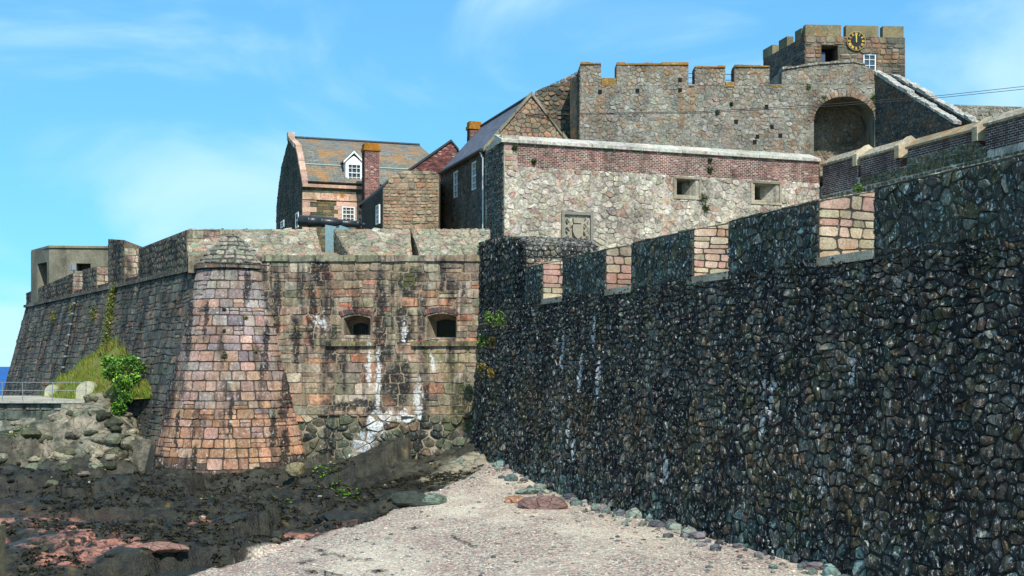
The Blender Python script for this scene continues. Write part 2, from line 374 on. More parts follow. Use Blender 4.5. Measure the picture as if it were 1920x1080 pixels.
M['keep'] = stone_mat('keep_rubble', fleck=.35, contrast=(.4, 1.5), bump=1., warm_blobs=[b85(1124, 215, 4, 45), b85(1195, 185, 5, 14), b85(1280, 195, 6, 50), b85(1300, 180, 8, 20), b85(1455, 160, 9, 9), b85(1105, 160, 12, 12), b85(1240, 132, 60, 6), b85(1330, 134, 25, 6), b85(1410, 132, 30, 5)], streak=.4, sthr=(.52, .66), sx=.5, sz=.08, lichen=.35, lthr=(.58, .64), orange=.35)
M['tower'] = stone_mat('tower_rubble', streak=.35, sthr=(.54, .66), lichen=.25, orange=.35)
M['brick'] = stone_mat('old_brick', streak=.55, sthr=(.5, .62), sx=.9, sz=.5, lichen=.4, lthr=(.6, .66), lcol=(.5, .46, .44))
M['lichen_cap'] = stone_mat('lichened_coping', streak=.25, sthr=(.56, .66), sx=1.5, sz=1.5, lichen=.4, orange=.95)
M['cap'] = stone_mat('pale_coping', streak=.5, sthr=(.54, .66), sx=2., sz=2., lichen=.6, lthr=(.5, .6), lcol=(.62, .62, .58))
M['house'] = stone_mat('house_stone', streak=.2, lichen=.25, lthr=(.63, .68), orange=.15)
M['dressed'] = stone_mat('dressed_granite', streak=.25, sthr=(.56, .66), lichen=.2, orange=.25, contrast=(.8, 1.18))
M['concrete'] = stone_mat('concrete', streak=.5, sthr=(.52, .68), sx=1.3, sz=.2, lichen=.15, contrast=(.8, 1.2), bump=.3)
M['mortar'] = stone_mat('lime_mortar', streak=.6, sthr=(.48, .6), lichen=.2, moss=.3)
M['darkmortar'] = stone_mat('dark_mortar', streak=.5, lichen=.25, lthr=(.6, .68), lcol=(.3, .34, .34), bump=1.)
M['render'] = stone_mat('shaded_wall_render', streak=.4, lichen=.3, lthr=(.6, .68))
M['black'] = plain_mat('void_dark_paint', (.006, .006, .007), .9)  # flat black painted in for the dark of openings
M['iron'] = plain_mat('gun_iron', (.018, .02, .024), .38, 0, .15, .3, 5, .5)
M['carriage'] = plain_mat('grey_green_paint', lin(120, 150, 155), .5)
M['steel'] = plain_mat('galvanised_steel', (.32, .34, .35), .45, .6)
M['pipe'] = plain_mat('white_pipe', (.6, .62, .63), .4)
M['darkpipe'] = plain_mat('black_pipe', (.02, .022, .024), .5)
M['white'] = plain_mat('white_paint', (.78, .79, .78), .5, 0, 0, .06)
M['glass'] = plain_mat('window_glass', (.05, .08, .1), .08, 0, 0, .1, 2, .8)
M['gold'] = plain_mat('gold_leaf', (.85, .58, .14), .4, .3)
M['clockblack'] = plain_mat('clock_black', (.008, .008, .008), .4)
M['wire'] = plain_mat('cable_black', (.02, .02, .02), .6)
M['lead'] = plain_mat('dark_ridge_tile', (.03, .032, .036), .6)
M['purple'] = plain_mat('purple_cloth', lin(120, 95, 150), .8)
M['leaf'] = attr_mat('leaves', .55, .3, 3, 0, .4)
M['grass'] = attr_mat('grass_blades', .7, .25, 3, 0, .2)
M['weed'] = attr_mat('wet_seaweed', .7, .4, 5, .2, .15)
M['pebble'] = attr_mat('pebbles', .8, .2, 12, 0, .3)
t = NT('shore_boulder'); f = t.ramp(t.noise(4, 8, .7), .32, .68, .45, 1.5); c = t.mix(1, t.attr(), t.n('ShaderNodeCombineColor', {0: f, 1: f, 2: f}).outputs[0], 'MULTIPLY')
ck_ = t.n('ShaderNodeTexVoronoi', {'Vector': t.n('ShaderNodeMapping', {0: t.pos(), 3: (1.5, 1.1, 3.5)}).outputs[0], 'Scale': 1.6}, feature='DISTANCE_TO_EDGE').outputs[0]
c = t.mix(t.math('MULTIPLY', t.ramp(t.math('ADD', ck_, t.math('MULTIPLY', t.noise(7, 5, .7), .1)), .1, .06), .85), c, (.02, .018, .018)); t.bump(t.noise(12, 8, .72), 1., .06); M['boulder'] = t.done(c, .75, .3)
M['relief'] = attr_mat('carved_stone', .85, .2, 10, .3)
def slate_mat(name, col, lichen, w=.5, h=.24):
    t = NT(name); uv = t.n('ShaderNodeUVMap', uv_map='UV').outputs[0]
    br = t.n('ShaderNodeTexBrick', {'Vector': uv, 'Color1': (.8, .8, .8), 'Color2': (1.25, 1.25, 1.25), 'Mortar': (.35, .35, .35), 'Scale': 1., 'Mortar Size': .012, 'Brick Width': w, 'Row Height': h, 'Bias': 0.})
    c = t.mix(1, col, br.outputs[0], 'MULTIPLY'); f = t.ramp(t.noise(4, 7, .65), .3, .7, .65, 1.3)
    c = t.mix(1, c, t.n('ShaderNodeCombineColor', {0: f, 1: f, 2: f}).outputs[0], 'MULTIPLY')
    c = t.mix(t.math('MULTIPLY', t.ramp(t.noise(.55, 8, .68), .47, .62), lichen), c, lin(160, 110, 45))
    c = t.mix(t.math('MULTIPLY', t.ramp(t.noise(5, 8, .7), .6, .68), .35), c, (.4, .42, .4))
    t.bump(t.math('SUBTRACT', 1., br.outputs['Fac']), .6, .02); return t.done(c, .6, .35)
M['slate'] = slate_mat('grey_slate', lin(112, 112, 104), .75)
M['slate2'] = slate_mat('blue_slate', lin(88, 88, 100), .03, .55, .3)
# palettes: (weight, albedo)
P_CONE = [(3, lin(172, 140, 124)), (3, lin(158, 128, 114)), (2, lin(184, 146, 124)), (2, lin(148, 132, 130)), (1.2, lin(134, 122, 124)), (1, lin(150, 144, 132)), (.5, lin(134, 138, 126))]
P_CONE_UP = [(3, lin(140, 128, 128)), (2, lin(154, 144, 138)), (1.5, lin(124, 114, 118)), (1.5, lin(142, 138, 126)), (2, lin(160, 136, 124))]
P_CONE_LOW = [(3, lin(182, 140, 110)), (3, lin(164, 124, 100)), (2, lin(148, 114, 94)), (1, lin(172, 146, 128))]
P_FRONT = [(4, lin(170, 146, 122)), (3, lin(152, 128, 108)), (1.4, lin(174, 122, 94)), (2.5, lin(158, 146, 122)), (1.2, lin(124, 124, 104)), (.8, lin(118, 104, 96)), (1.5, lin(178, 166, 146)), (.35, lin(178, 108, 84))]
P_FRONT_LOW = [(3, lin(86, 90, 74)), (2, lin(100, 96, 78)), (1, lin(108, 90, 72)), (1, lin(64, 68, 60))]
P_PARA = [(3, lin(160, 152, 128)), (2, lin(138, 134, 108)), (2, lin(150, 126, 108)), (2, lin(122, 130, 106)), (1, lin(168, 122, 100)), (1, lin(182, 176, 160))]
P_LEFT = [(3, lin(98, 96, 86)), (2, lin(84, 90, 84)), (2, lin(112, 98, 86)), (1, lin(122, 98, 80)), (1, lin(76, 84, 84))]
P_SEA = [(3, lin(74, 74, 68)), (3, lin(90, 86, 78)), (1.5, lin(62, 72, 76)), (2, lin(104, 98, 86)), (1.2, lin(112, 94, 86)), (1, lin(92, 106, 100)), (1.2, lin(124, 106, 76)), (1, lin(158, 154, 142))]
P_DRESS = [(3, lin(190, 158, 142)), (2, lin(182, 138, 128)), (2, lin(178, 168, 140)), (1.5, lin(150, 152, 128)), (1, lin(196, 176, 150))]
P_MID = [(4, lin(202, 194, 178)), (3, lin(184, 172, 154)), (2, lin(160, 152, 140)), (1.5, lin(178, 134, 110)), (1, lin(150, 140, 124)), (1, lin(206, 200, 188)), (.8, lin(160, 110, 90))]
P_KEEP = [(3, lin(138, 136, 124)), (3, lin(120, 120, 110)), (2, lin(152, 148, 134)), (1.2, lin(150, 124, 108)), (1, lin(106, 110, 104)), (.8, lin(174, 168, 156))]
P_TOWER = [(3, lin(112, 106, 92)), (2, lin(96, 98, 88)), (2, lin(140, 112, 94)), (1, lin(152, 136, 116)), (1, lin(78, 86, 82))]
P_BRICK = [(3, lin(132, 82, 78)), (2, lin(112, 70, 70)), (2, lin(148, 98, 88)), (1, lin(96, 64, 68)), (.4, lin(176, 150, 140))]
P_SHADE_BRICK = [(3, lin(82, 56, 62)), (2, lin(70, 50, 58)), (1, lin(104, 70, 70))]  # darker brick for faces turned from the sun, shade in the colour
P_GREEN = [(3, lin(98, 102, 78)), (2, lin(86, 94, 80)), (2, lin(112, 108, 82)), (1, lin(130, 112, 90))]
P_HOUSE = [(3, lin(160, 140, 116)), (2, lin(146, 134, 116)), (2, lin(168, 128, 104)), (1.5, lin(120, 126, 104)), (1, lin(180, 120, 92))]
P_PINK = [(3, lin(200, 152, 128)), (2, lin(190, 142, 120)), (1, lin(208, 164, 140))]
P_SHADE = [(3, lin(84, 84, 80)), (2, lin(70, 76, 78)), (2, lin(98, 88, 80))]  # darker stones for faces away from the sun, shade put into their colour
P_QUAY = [(3, lin(140, 140, 126)), (2, lin(118, 124, 112)), (1.5, lin(158, 150, 132)), (1, lin(98, 108, 98))]
def calm(P, f):
    W_ = sum(w for w, _ in P); m = [sum(w * c[i] for w, c in P) / W_ for i in range(3)]
    return [(w, tuple(c[i] * (1 - f) + m[i] * f for i in range(3))) for w, c in P]
P_MID, P_KEEP, P_HOUSE, P_PARA, P_FRONT, P_TOWER, P_CONE, P_CONE_UP, P_CONE_LOW, P_DRESS, P_LEFT = calm(P_MID, .4), calm(P_KEEP, .5), calm(P_HOUSE, .45), calm(P_PARA, .4), calm(P_FRONT, .2), calm(P_TOWER, .25), calm(P_CONE, .35), calm(P_CONE_UP, .3), calm(P_CONE_LOW, .3), calm(P_DRESS, .35), calm(P_LEFT, .2)
P_SEA = [(w, tuple(x * .8 for x in c)) for w, c in calm(P_SEA, .3)]
P_MER = [(w, (c[0] * .72, c[1] * .86, c[2] * .84)) for w, c in P_SEA]
P_PINK = [(3, lin(196, 162, 140)), (2, lin(186, 150, 130)), (1, lin(202, 172, 150))]
GREY = (.3, .29, .26); TAN = lin(150, 136, 116); DARK = lin(38, 40, 40)

# ------------------------------------------------------------------ ground, beach, sea
def wall_d(X, Y): return -(X - (18.47 - .3396 * Y)) * .947          # metres seaward of the long sea wall
AXC = A([-13.64, 59.7, 0.])                                           # axis of the round corner
def ss(x, a, b): t = np.clip((x - a) / (b - a), 0, 1); return t * t * (3 - 2 * t)
def facets(x, y, size, tilt, seed):
    """angular broken rock: nearest random cell with its own height and slope"""
    x = x / size; y = y / size; xi = np.floor(x).astype(np.int64); yi = np.floor(y).astype(np.int64); best = np.full(x.shape, 1e9); out = np.zeros(x.shape)
    def h(a, b, k):
        n = (a * 374761393 + b * 668265263 + (seed * 31 + k) * 1442695041) & 0x7fffffff; n = ((n ^ (n >> 13)) * 1274126177) & 0x7fffffff; return ((n ^ (n >> 16)) & 0xffff) / 65535.
    for dj in (-1, 0, 1):
        for di in (-1, 0, 1):
            a, b = xi + di, yi + dj; cx, cy = a + h(a, b, 1), b + h(a, b, 2); d = (x - cx) ** 2 + (y - cy) ** 2
            v = (h(a, b, 3) - .5) + tilt * ((x - cx) * (h(a, b, 4) - .5) * 2 + (y - cy) * (h(a, b, 5) - .5) * 2) - .35 * d
            m = d < best; best = np.where(m, d, best); out = np.where(m, v, out)
    return out * size * .6
def ground(X, Y):
    d = wall_d(X, Y)
    beach = -.088 * np.clip(d - 4, 0, 12) + .75 * ss(Y, 46, 57) * ss(d, 9, 0) + .05 * (fbm(X * .4, Y * .4, 4, 3) - .5) * 2
    beach = beach - .10 * ss(d, 8, 30)
    # shore rock platform
    wob = (fbm(X * .35, Y * .35, 4, 9) - .5) * 5
    edge = np.interp(Y, [20, 34, 37.5, 40.5, 44, 48.5, 54, 58, 62, 90], [-30, -9.8, -8.2, -6.6, -5.2, -3.3, -1.6, -.6, 0, 0])
    rk = ss(X - edge + wob * .32, .7, -.7)
    r = np.interp(Y, [15, 31, 36, 42, 50, 56, 60, 90], [-2.4, -1.25, -.72, -.62, -.45, -.15, .1, .1])
    r = r + .75 * ss(Y, 54.5, 58.8) * ss(X, -10.5, -8.0) + .9 * ss(Y, 55, 59) * ss(X, -4, -1.5)
    r = r + 3.0 * np.exp(-(((X + 20.2) / 2.6) ** 2 + ((Y - 62.5) / 4.5) ** 2)) + 1.3 * np.exp(-(((X + 24) / 3.5) ** 2 + ((Y - 60.5) / 3.) ** 2))
    r = r + .5 * np.exp(-(((X + 13.5) / 3.) ** 2 + ((Y - 37.5) / 2.2) ** 2)) + .45 * np.exp(-(((X + 3.5) / 1.6) ** 2 + ((Y - 47) / 2.) ** 2))
    wx, wy = X + 1.1 * (fbm(X * .7, Y * .7, 3, 51) - .5), Y + 1.1 * (fbm(X * .7 + 9, Y * .7, 3, 52) - .5)
    rx, ry = wx * .86 + wy * .5, wy * .86 - wx * .5
    rough = facets(rx * .42, ry, 1.9, .8, 1) * .8 + facets(rx * .5, ry, .75, .9, 2) * .62 + facets(rx * .8, ry, .36, .9, 3) * .42 + (fbm(X * 3, Y * 3, 4, 5) - .45) * .16
    amp = .62 + .45 * ss(Y, 34, 50) + .5 * np.exp(-(((X + 20.5) / 4) ** 2 + ((Y - 61.5) / 5) ** 2))
    r = r + rough * amp
    z = beach * (1 - rk) + np.maximum(r, beach - .35) * rk
    return z, rk
xs = np.arange(-48, 20.01, .135); ys = np.concatenate([np.arange(12, 30, .3), np.arange(30, 66, .125), np.arange(66, 84, .3)])
GX, GY = np.meshgrid(xs, ys); GZ, RK = ground(GX, GY)
V = np.stack([GX, GY, GZ], -1).reshape(-1, 3); nx, ny = len(xs), len(ys)
ii = (np.arange(ny - 1)[:, None] * nx + np.arange(nx - 1)[None]).ravel()
Fc = np.stack([ii, ii + 1, ii + nx + 1, ii + nx], -1)
me = bpy.data.meshes.new('beach'); me.vertices.add(len(V)); me.vertices.foreach_set('co', V.ravel())
me.loops.add(Fc.size); me.loops.foreach_set('vertex_index', Fc.ravel().astype(np.int32)); me.polygons.add(len(Fc))
me.polygons.foreach_set('loop_start', np.arange(0, Fc.size, 4, dtype=np.int32)); me.update(calc_edges=True); me.validate()
ca = me.color_attributes.new('Col', 'FLOAT_COLOR', 'POINT')
G_XS, G_YS, G_Z, G_R = xs.copy(), ys.copy(), GZ, RK
def gzk(x, y):
    i = min(max(int((x - G_XS[0]) / .135), 0), len(G_XS) - 2); j = min(max(int(np.searchsorted(G_YS, y)) - 1, 0), len(G_YS) - 2); p = (x - G_XS[i]) / .135; q = (y - G_YS[j]) / (G_YS[j + 1] - G_YS[j])
    L_ = lambda G: float((G[j, i] * (1 - p) + G[j, i + 1] * p) * (1 - q) + (G[j + 1, i] * (1 - p) + G[j + 1, i + 1] * p) * q)
    return L_(G_Z), L_(G_R)
# r = rock, g = height above the weed line, b = bare pink rock
nz = (fbm(GX * .8, GY * .8, 4, 41) - .5) * 1.6; dry = ss(1.35 - np.hypot((GX + 21) / 4.2, (GY - 62.5) / 4.5) + nz, .2, .6); dry = np.maximum(dry, ss(1.2 - np.hypot((GX + 1.6) / 2.3, (GY - 54.5) / 4.) + nz * .7, .1, .5)); mid_ = ss(GY + nz * 4, 53.5, 58) * .16; dry = np.maximum(dry, mid_)
pink = ss(fbm(GX * .55, GY * .8, 4, 77) + .25 * np.exp(-(((GX + 11.6) / 2.6) ** 2 + ((GY - 37.6) / 2.) ** 2)), .56, .64) * ss(GY, 46, 40)
cc = np.stack([RK, dry, pink, np.ones_like(RK)], -1).astype(np.float32); ca.data.foreach_set('color', cc.ravel())
t = NT('shore_ground'); a = t.n('ShaderNodeVertexColor', layer_name='Col').outputs[0]; sp = t.n('ShaderNodeSeparateColor', {0: a})
shell = t.n('ShaderNodeTexVoronoi', {'Vector': t.pos(), 'Scale': 17.}); vr = t.n('ShaderNodeSeparateColor', {0: shell.outputs['Color']})
sand = t.mix(t.ramp(vr.outputs[0], .2, .9), lin(142, 132, 122), lin(212, 198, 178)); sand = t.mix(t.ramp(vr.outputs[1], .8, .82), sand, lin(165, 118, 104)); sand = t.mix(t.ramp(vr.outputs[2], .84, .86), sand, lin(88, 92, 92))
sand = t.mix(t.math('MULTIPLY', t.ramp(t.noise(.28, 5, .6, stretch=(1, .55, 1)), .45, .65), .45), sand, lin(236, 224, 198))
sand = t.mix(t.math('MULTIPLY', t.ramp(t.noise(.5, 4, .5), .55, .68), .45), sand, lin(150, 120, 110))
weed = t.mix(t.ramp(t.noise(2.2, 8, .7), .42, .62), (.007, .007, .006), lin(54, 54, 42)); weed = t.mix(t.math('MULTIPLY', t.ramp(t.noise(1.6, 8, .7), .6, .68), .6), weed, lin(112, 92, 34))
weed = t.mix(t.math('MULTIPLY', t.ramp(t.noise(7, 6, .7), .66, .7), .5), weed, lin(150, 148, 140))
rockc = t.mix(t.ramp(t.noise(1.1, 8, .68), .38, .66), lin(104, 104, 88), lin(172, 158, 136)); rockc = t.mix(t.math('MULTIPLY', t.ramp(t.noise(2.5, 8, .7), .52, .6), .8), rockc, lin(60, 64, 52)); rockc = t.mix(t.math('MULTIPLY', t.ramp(t.noise(.9, 5, .6), .55, .66), .6), rockc, lin(140, 152, 134))
rk = t.mix(sp.outputs[1], weed, rockc); pk = t.mix(t.ramp(t.noise(1.8, 7, .68), .4, .6), lin(124, 84, 74), lin(186, 126, 104))
rk = t.mix(t.math('MULTIPLY', sp.outputs[2], t.ramp(t.noise(2.6, 8, .72), .44, .52)), rk, pk)
crk = t.n('ShaderNodeTexVoronoi', {'Vector': t.mix(.45, t.n('ShaderNodeMapping', {0: t.pos(), 2: (.3, .5, .4), 3: (.7, 1.2, 2.4)}).outputs[0], t.n('ShaderNodeTexNoise', {'Vector': t.pos(), 'Scale': 1.4, 'Detail': 6.}).outputs['Color'], 'ADD'), 'Scale': 1.3}, feature='DISTANCE_TO_EDGE').outputs[0]
rk = t.mix(t.math('MULTIPLY', t.ramp(t.math('ADD', crk, t.math('MULTIPLY', t.noise(6, 5, .7), .12)), .12, .07), .6), rk, (.025, .025, .02))
c = t.mix(t.ramp(sp.outputs[0], .35, .65), sand, rk)
hb = t.math('ADD', t.math('MULTIPLY', shell.outputs['Distance'], -.5), t.noise(14, 8, .7)); t.bump(hb, .9, .05)
me.materials.append(t.done(c, t.ramp(sp.outputs[0], .3, .7, .85, .5), .35))
bo = bpy.data.objects.new('beach', me); COL.objects.link(bo); tag(bo, kind='structure')
t = NT('sea_water'); t.bump(t.math('ADD', t.noise(.6, 6, .6, stretch=(.5, 1, 1)), t.noise(.06, 4, .5)), .45, .4)
c = t.mix(t.ramp(t.noise(.02, 5, .6, stretch=(.3, 1, 1)), .35, .65), lin(6, 62, 132), lin(10, 84, 160)); shal = t.ramp(t.n('ShaderNodeSeparateXYZ', {0: t.pos()}).outputs[1], 70, 150); c = t.mix(shal, lin(46, 56, 58), c); sm = t.done(c, t.ramp(shal, 0, 1, .12, .45), t.ramp(shal, 0, 1, .4, .12))
mb = MB(); n = 64
mb.add([(0, 60, -1.02)] + [(9000 * math.cos(k * 2 * math.pi / n), 60 + 9000 * math.sin(k * 2 * math.pi / n), -1.02) for k in range(n)], [(0, 1 + k, 1 + (k + 1) % n) for k in range(n)])
tag(mb.build('sea', sm), kind='structure')
# high ground inside the fortress
t = NT('castle_ground'); gm = t.done(t.mix(t.ramp(t.noise(.5, 6), .4, .6), lin(120, 116, 90), lin(96, 104, 62)), .9, .2)
mb = MB(); pan0 = Panel((0, 0, 0), (1, 0, 0))
def flat(mb, pts, z0, z1):
    n = len(pts); mb.add([(x, y, z1) for x, y in pts] + [(x, y, z0) for x, y in pts], [tuple(range(n)), tuple(range(2 * n - 1, n - 1, -1))] + [((i + 1) % n, i, n + i, n + (i + 1) % n) for i in range(n)])
flat(mb, [(-2.6, 61.2), (-3, 110), (-39.5, 105), (-34.2, 96.4), (-14.2, 62.6)], 0, 10.4); tag(mb.build('castle_ground', gm), kind='structure')
mb = MB(); flat(mb, [(2.3, 59.5), (14.4, 22), (45, 22), (60, 60), (45, 125), (-2.4, 112), (-2.0, 64)], 0, 7.2); tag(mb.build('lower_rampart', gm), kind='structure')
mb = MB(); flat(mb, [(3, 86.5), (36, 88), (44, 122), (-2, 110)], 7.3, 17.); tag(mb.build('upper_ward', gm), kind='structure')

# ------------------------------------------------------------------ the long dark sea wall on the right
YF = 58.8
def sea_pt(Y, z=0.): return A([18.47 - .3396 * Y, Y, z])
sw = thing('sea_wall', 'long black rubble sea wall with battlements rising from the shingle beach', 'sea wall', sea_pt(40))
SP = Panel(sea_pt(YF), -D1); SB = Panel(sea_pt(YF) + A([-.947, -.3216, 0]) * .52, -D1, .07)
uY = lambda Y: (YF - Y) / .947
def sea_u(px): return uY(18.47 / ((px - CX) / F + .3396))
SILL, TOP = 7.76, 9.22
mb = MB(); mb.prism(Panel(SB.O, SB.U), [(0, -1.6), (uY(8), -1.6), (uY(8), 0), (0, 0)], .07, -3)
mb.v = mb.v; mbw = MB(); n_ = uY(8)
V = [SB.p(0, -1.6), SB.p(n_, -1.6), SB.p(n_, SILL), SB.p(0, SILL)]; bk = A([.947, .3216, 0]) * 2.6
mbw.add(V + [q + bk for q in V], [(0, 1, 2, 3), (7, 6, 5, 4), (1, 0, 4, 5), (2, 1, 5, 6), (3, 2, 6, 7), (0, 3, 7, 4)], DARK)
mbw.build('rubble_core', M['darkmortar'], sw)
ms = Masonry(); chk = Masonry(); mrl = Masonry()
ub, ue = 0, uY(14.5)
def seapal(C):
    h = C[2]; c = pick(P_SEA)
    if h < .9: return tuple(x * 1.15 for x in c) if R.random() < .5 else jitcol(lin(92, 112, 108), .2)
    return c
# courses of upright, tightly packed stones: larger near the foot
LW = SILL - .02 + .4
def vw(v): q = (v + .4) / LW; return -.4 + LW * (q + .38 * (q - q * q))
st = [[(u, vw(v)) for u, v in w] for w in rubble(ub, ue, -.4, SILL - .02, .25, .205, .5, .36, .42)]
ms.lay(SB, st, P_SEA, .044, .016, .17, .04, .85, 1.15, palf=seapal, bulge=.5)
MER = [(985, 1017.5), (1055, 1136), (1184, 1300.5), (1367, 1535), (1640, 2350)]
for k, (a, b) in enumerate(MER):
    u0, u1 = sea_u(a), sea_u(b)
    # solid merlon with a top that climbs towards the inside
    mm = MB(); pts = [(u0, SILL - .4), (u1, SILL - .4)]; th = 1.75
    V = [SP.p(u0, SILL - .4), SP.p(u1, SILL - .4), SP.p(u1, TOP), SP.p(u0, TOP)] + [SP.p(u0, SILL - .4, -th), SP.p(u1, SILL - .4, -th), SP.p(u1, TOP + .19 * th, -th), SP.p(u0, TOP + .19 * th, -th)]
    mm.add(V, [(0, 1, 2, 3), (5, 4, 7, 6), (1, 0, 4, 5), (2, 1, 5, 6), (3, 2, 6, 7), (0, 3, 7, 4)], lin(66, 64, 58))
    mo = mm.build('merlon', M['mortar'], sw)
    uu = min(u1, uY(14.5))
    mrl.lay(SP, rubble(u0, uu, SILL - .1, TOP - .03, .3, .26, .47, .25), P_MER, .028, .016, .16, .03, .88, 1.)
    # coping slabs along the top edge
    TPn = Panel(SP.p(0, TOP), SP.U); TPn.V = -SP.N + UP * .19; TPn.N = np.cross(TPn.U, TPn.V); TPn.N /= np.linalg.norm(TPn.N)
    ms.lay(TPn, coursed(u0, uu, 0, th, (.5, .6), (.5, .9)), P_PARA, .03, .03, .12, .02, .92)
    if u1 < uY(23):
        CP = Panel(SP.p(u1, 0), D2)
        chk.lay(CP, within(coursed(0, th, SILL - .1, TOP + .4, (.2, .38), (.25, .8), .035, .35), [(0, SILL - .1), (th, SILL - .1), (th, TOP + .18 * th), (0, TOP - .02)]), P_DRESS, .02, .025, .14, .02, .93)
    if u0 > .5:
        CP = Panel(SP.p(u0, 0, -th), -D2)
        chk.lay(CP, within(coursed(0, th, SILL - .1, TOP + .4, (.2, .38), (.25, .8), .035, .35), [(0, SILL - .1), (th, SILL - .1), (th, TOP - .02), (0, TOP + .18 * th)]), P_DRESS, .02, .025, .14, .02, .93)
chk.finish(sw, M['dressed'], 'cheek_stone', 'cheek_infill'); mrl.finish(sw, M['merlon'], 'merlon_stone', 'merlon_infill')
ms.finish(sw, M['sea'], 'stone', 'stone_infill')
# sloping sills of the embrasures
for k in range(4):
    u0, u1 = sea_u(MER[k][1]), sea_u(MER[k + 1][0])
    mm = MB(); V = []
    for d, z in ((.06, SILL - .22), (.06, SILL + .0), (-1.7, SILL + .26), (-1.7, SILL - .22)):
        V += [SP.p(u0 - .01, z, d), SP.p(u1 + .01, z, d)]
    mm.add(V, [(0, 1, 3, 2), (2, 3, 5, 4), (4, 5, 7, 6), (0, 2, 4, 6), (1, 7, 5, 3), (0, 6, 7, 1)], lin(170, 160, 140)); mm.build('embrasure_sill', M['dressed'], sw)
# big rounded footing stones at the beach
def blob(c, r, seed, sq=(1, 1, 1), n=2, rough=.28):
    bm = bmesh.new(); bmesh.ops.create_icosphere(bm, subdivisions=n, radius=1); rr = random.Random(seed)
    ax = [(Vector((rr.gauss(0, 1), rr.gauss(0, 1), rr.gauss(0, 1))).normalized(), rr.uniform(.55, .95)) for _ in range(9)]
    V = []
    for v in bm.verts:
        d = v.co.normalized(); k = 1.
        for a, h in ax:
            q = d.dot(a)
            if q > 0: k = min(k, h / max(q, .05))
        k *= 1 + rr.uniform(-rough, rough) * .25
        V.append((c[0] + d.x * k * r * sq[0], c[1] + d.y * k * r * sq[1], c[2] + d.z * k * r * sq[2]))
    Fc = [tuple(v.index for v in f.verts) for f in bm.faces]; bm.free(); return V, Fc
u = uY(54); k = 0
while u < uY(26):
    for row in range(3):
        Y = YF - u * .947; r = (.06 + .27 * R.random() ** 1.8) * (1.0, .75, .5)[row]; dd = .6 + row * .4 + R.uniform(-.15, .3)
        if row and R.random() < .35: continue
        P = SP.p(u + R.uniform(-.15, .15), 0, dd); gz_ = gzk(P[0], P[1])[0]
        V, Fc = blob((P[0], P[1], gz_ + r * .2), r, k, (R.uniform(.8, 1.5), R.uniform(.8, 1.2), R.uniform(.6, 1.3)), 1 if r < .22 else 2)
        mesh_obj('footing_stone', V, Fc, M['boulder'], sw, [jitcol(R.choice([lin(112, 132, 124), lin(96, 100, 104), lin(120, 112, 112), lin(128, 136, 124), lin(84, 88, 92)]), .2)] * len(V)); k += 1
    u += R.uniform(.32, .6)

# ------------------------------------------------------------------ round-topped sally port block where sea wall and bastion meet
tb = thing('round_topped_turret', 'dark rough turret with rounded stone roof between sea wall and bastion', 'turret', sea_pt(56))
TP = Panel(sea_pt(YF) - A([-.947, -.3216, 0]) * .06, -D1)
prof = TP.poly([(1010, 560), (1012, 497), (1006, 476), (992, 457), (972, 446), (945, 443), (921, 447)]) 
prof = [(min(p[0], 6.3), p[1]) for p in prof]; prof += [(-.5, prof[-1][1]), (-.5, 6.)]; prof[0] = (prof[0][0], 6.)
mm = MB(); mm.prism(TP, prof, 0, -3.4, DARK); mm.build('turret_core', M['darkmortar'], tb, base=True)
ms = Masonry()
ms.lay(TP, within(rubble(-.4, 6.4, 6.5, 11.8, .26, .3, .45, .1), prof), P_SEA, .06, .04, .24, .04, .75, .8)
near = max(p[0] for p in prof); CP = Panel(TP.p(near, 0), D2)
ms.lay(CP, coursed(0, 3.35, 7.4, 9.65, (.28, .4), (.35, .7)), P_MID, .03, .03, .18)
top = prof[1:-2]
for i in range(len(top) - 1):
    (ua, va), (ub_, vb) = top[i], top[i + 1]; L = math.hypot(ub_ - ua, vb - va)
    RP = Panel(TP.p(ua, va), -TP.N); RP.V = (TP.U * (ub_ - ua) + UP * (vb - va)) / L; RP.U = -TP.N; RP.N = np.cross(RP.U, RP.V)
    ms.lay(RP, rubble(0, 3.4, 0, L, .3, .28, .4), [(2, lin(110, 102, 92)), (2, lin(92, 90, 84)), (1, lin(130, 124, 112))], .03, .02, .2, .03, .84, .5)
ms.finish(tb, M['sea'])

# ------------------------------------------------------------------ bastion: flat front with gun ports
FY = 59.; bf = thing('gun_bastion', 'weathered pink and brown stone bastion front with two barred gun ports', 'bastion', (-7.5, FY, 0))
FP = Panel((0, FY, 0), (1, 0, 0)); fx = X59; fz = Z59
COR = fz(480)
core = MB(); core.box(FP, fx(436), fx(921), -1., COR, 0, -3.2, TAN); core = core.build('rubble_core', M['mortar'], bf)
ports = [((641, 697), (628, 594, 588), (652, 683), (629, 603)), ((797, 857), (634, 592, 585), (811, 849), (632, 596))]
cuts = []; prects = []
def archpoly(x0, x1, yb, ys, yt, n=8):
    pts = [(x0, yb), (x1, yb)]
    for k in range(n + 1):
        a = k / n; x = x1 + (x0 - x1) * a; pts.append((x, ys + (yt - ys) * (1 - (2 * a - 1) ** 2)))
    return [(fx(x), fz(y)) for x, y in pts]
for (x0, x1), (yb, ys, yt), (ix0, ix1), (iyb, iyt) in ports:
    c1 = MB(); c1.prism(FP, archpoly(x0, x1, yb, ys, yt), .3, -1.0, poly1=archpoly(ix0 + 4, ix1 + 4, iyb, iyt + 4, iyt)); cuts.append(c1)
    c2 = MB(); c2.prism(FP, archpoly(ix0 + 5, ix1 + 3, iyb - 1, iyt + 5, iyt + 1), -.9, -2.6); cuts.append(c2)
    prects.append((fx(x0), fx(x1), fz(yb), fz(yt - 3)))
cut(core, cuts)
ms = Masonry()
def frontpal(C):
    z = C[2]
    if z < fz(785) + .3 * math.sin(C[0] * 1.3): return pick(P_FRONT_LOW)
    return pick(P_FRONT)
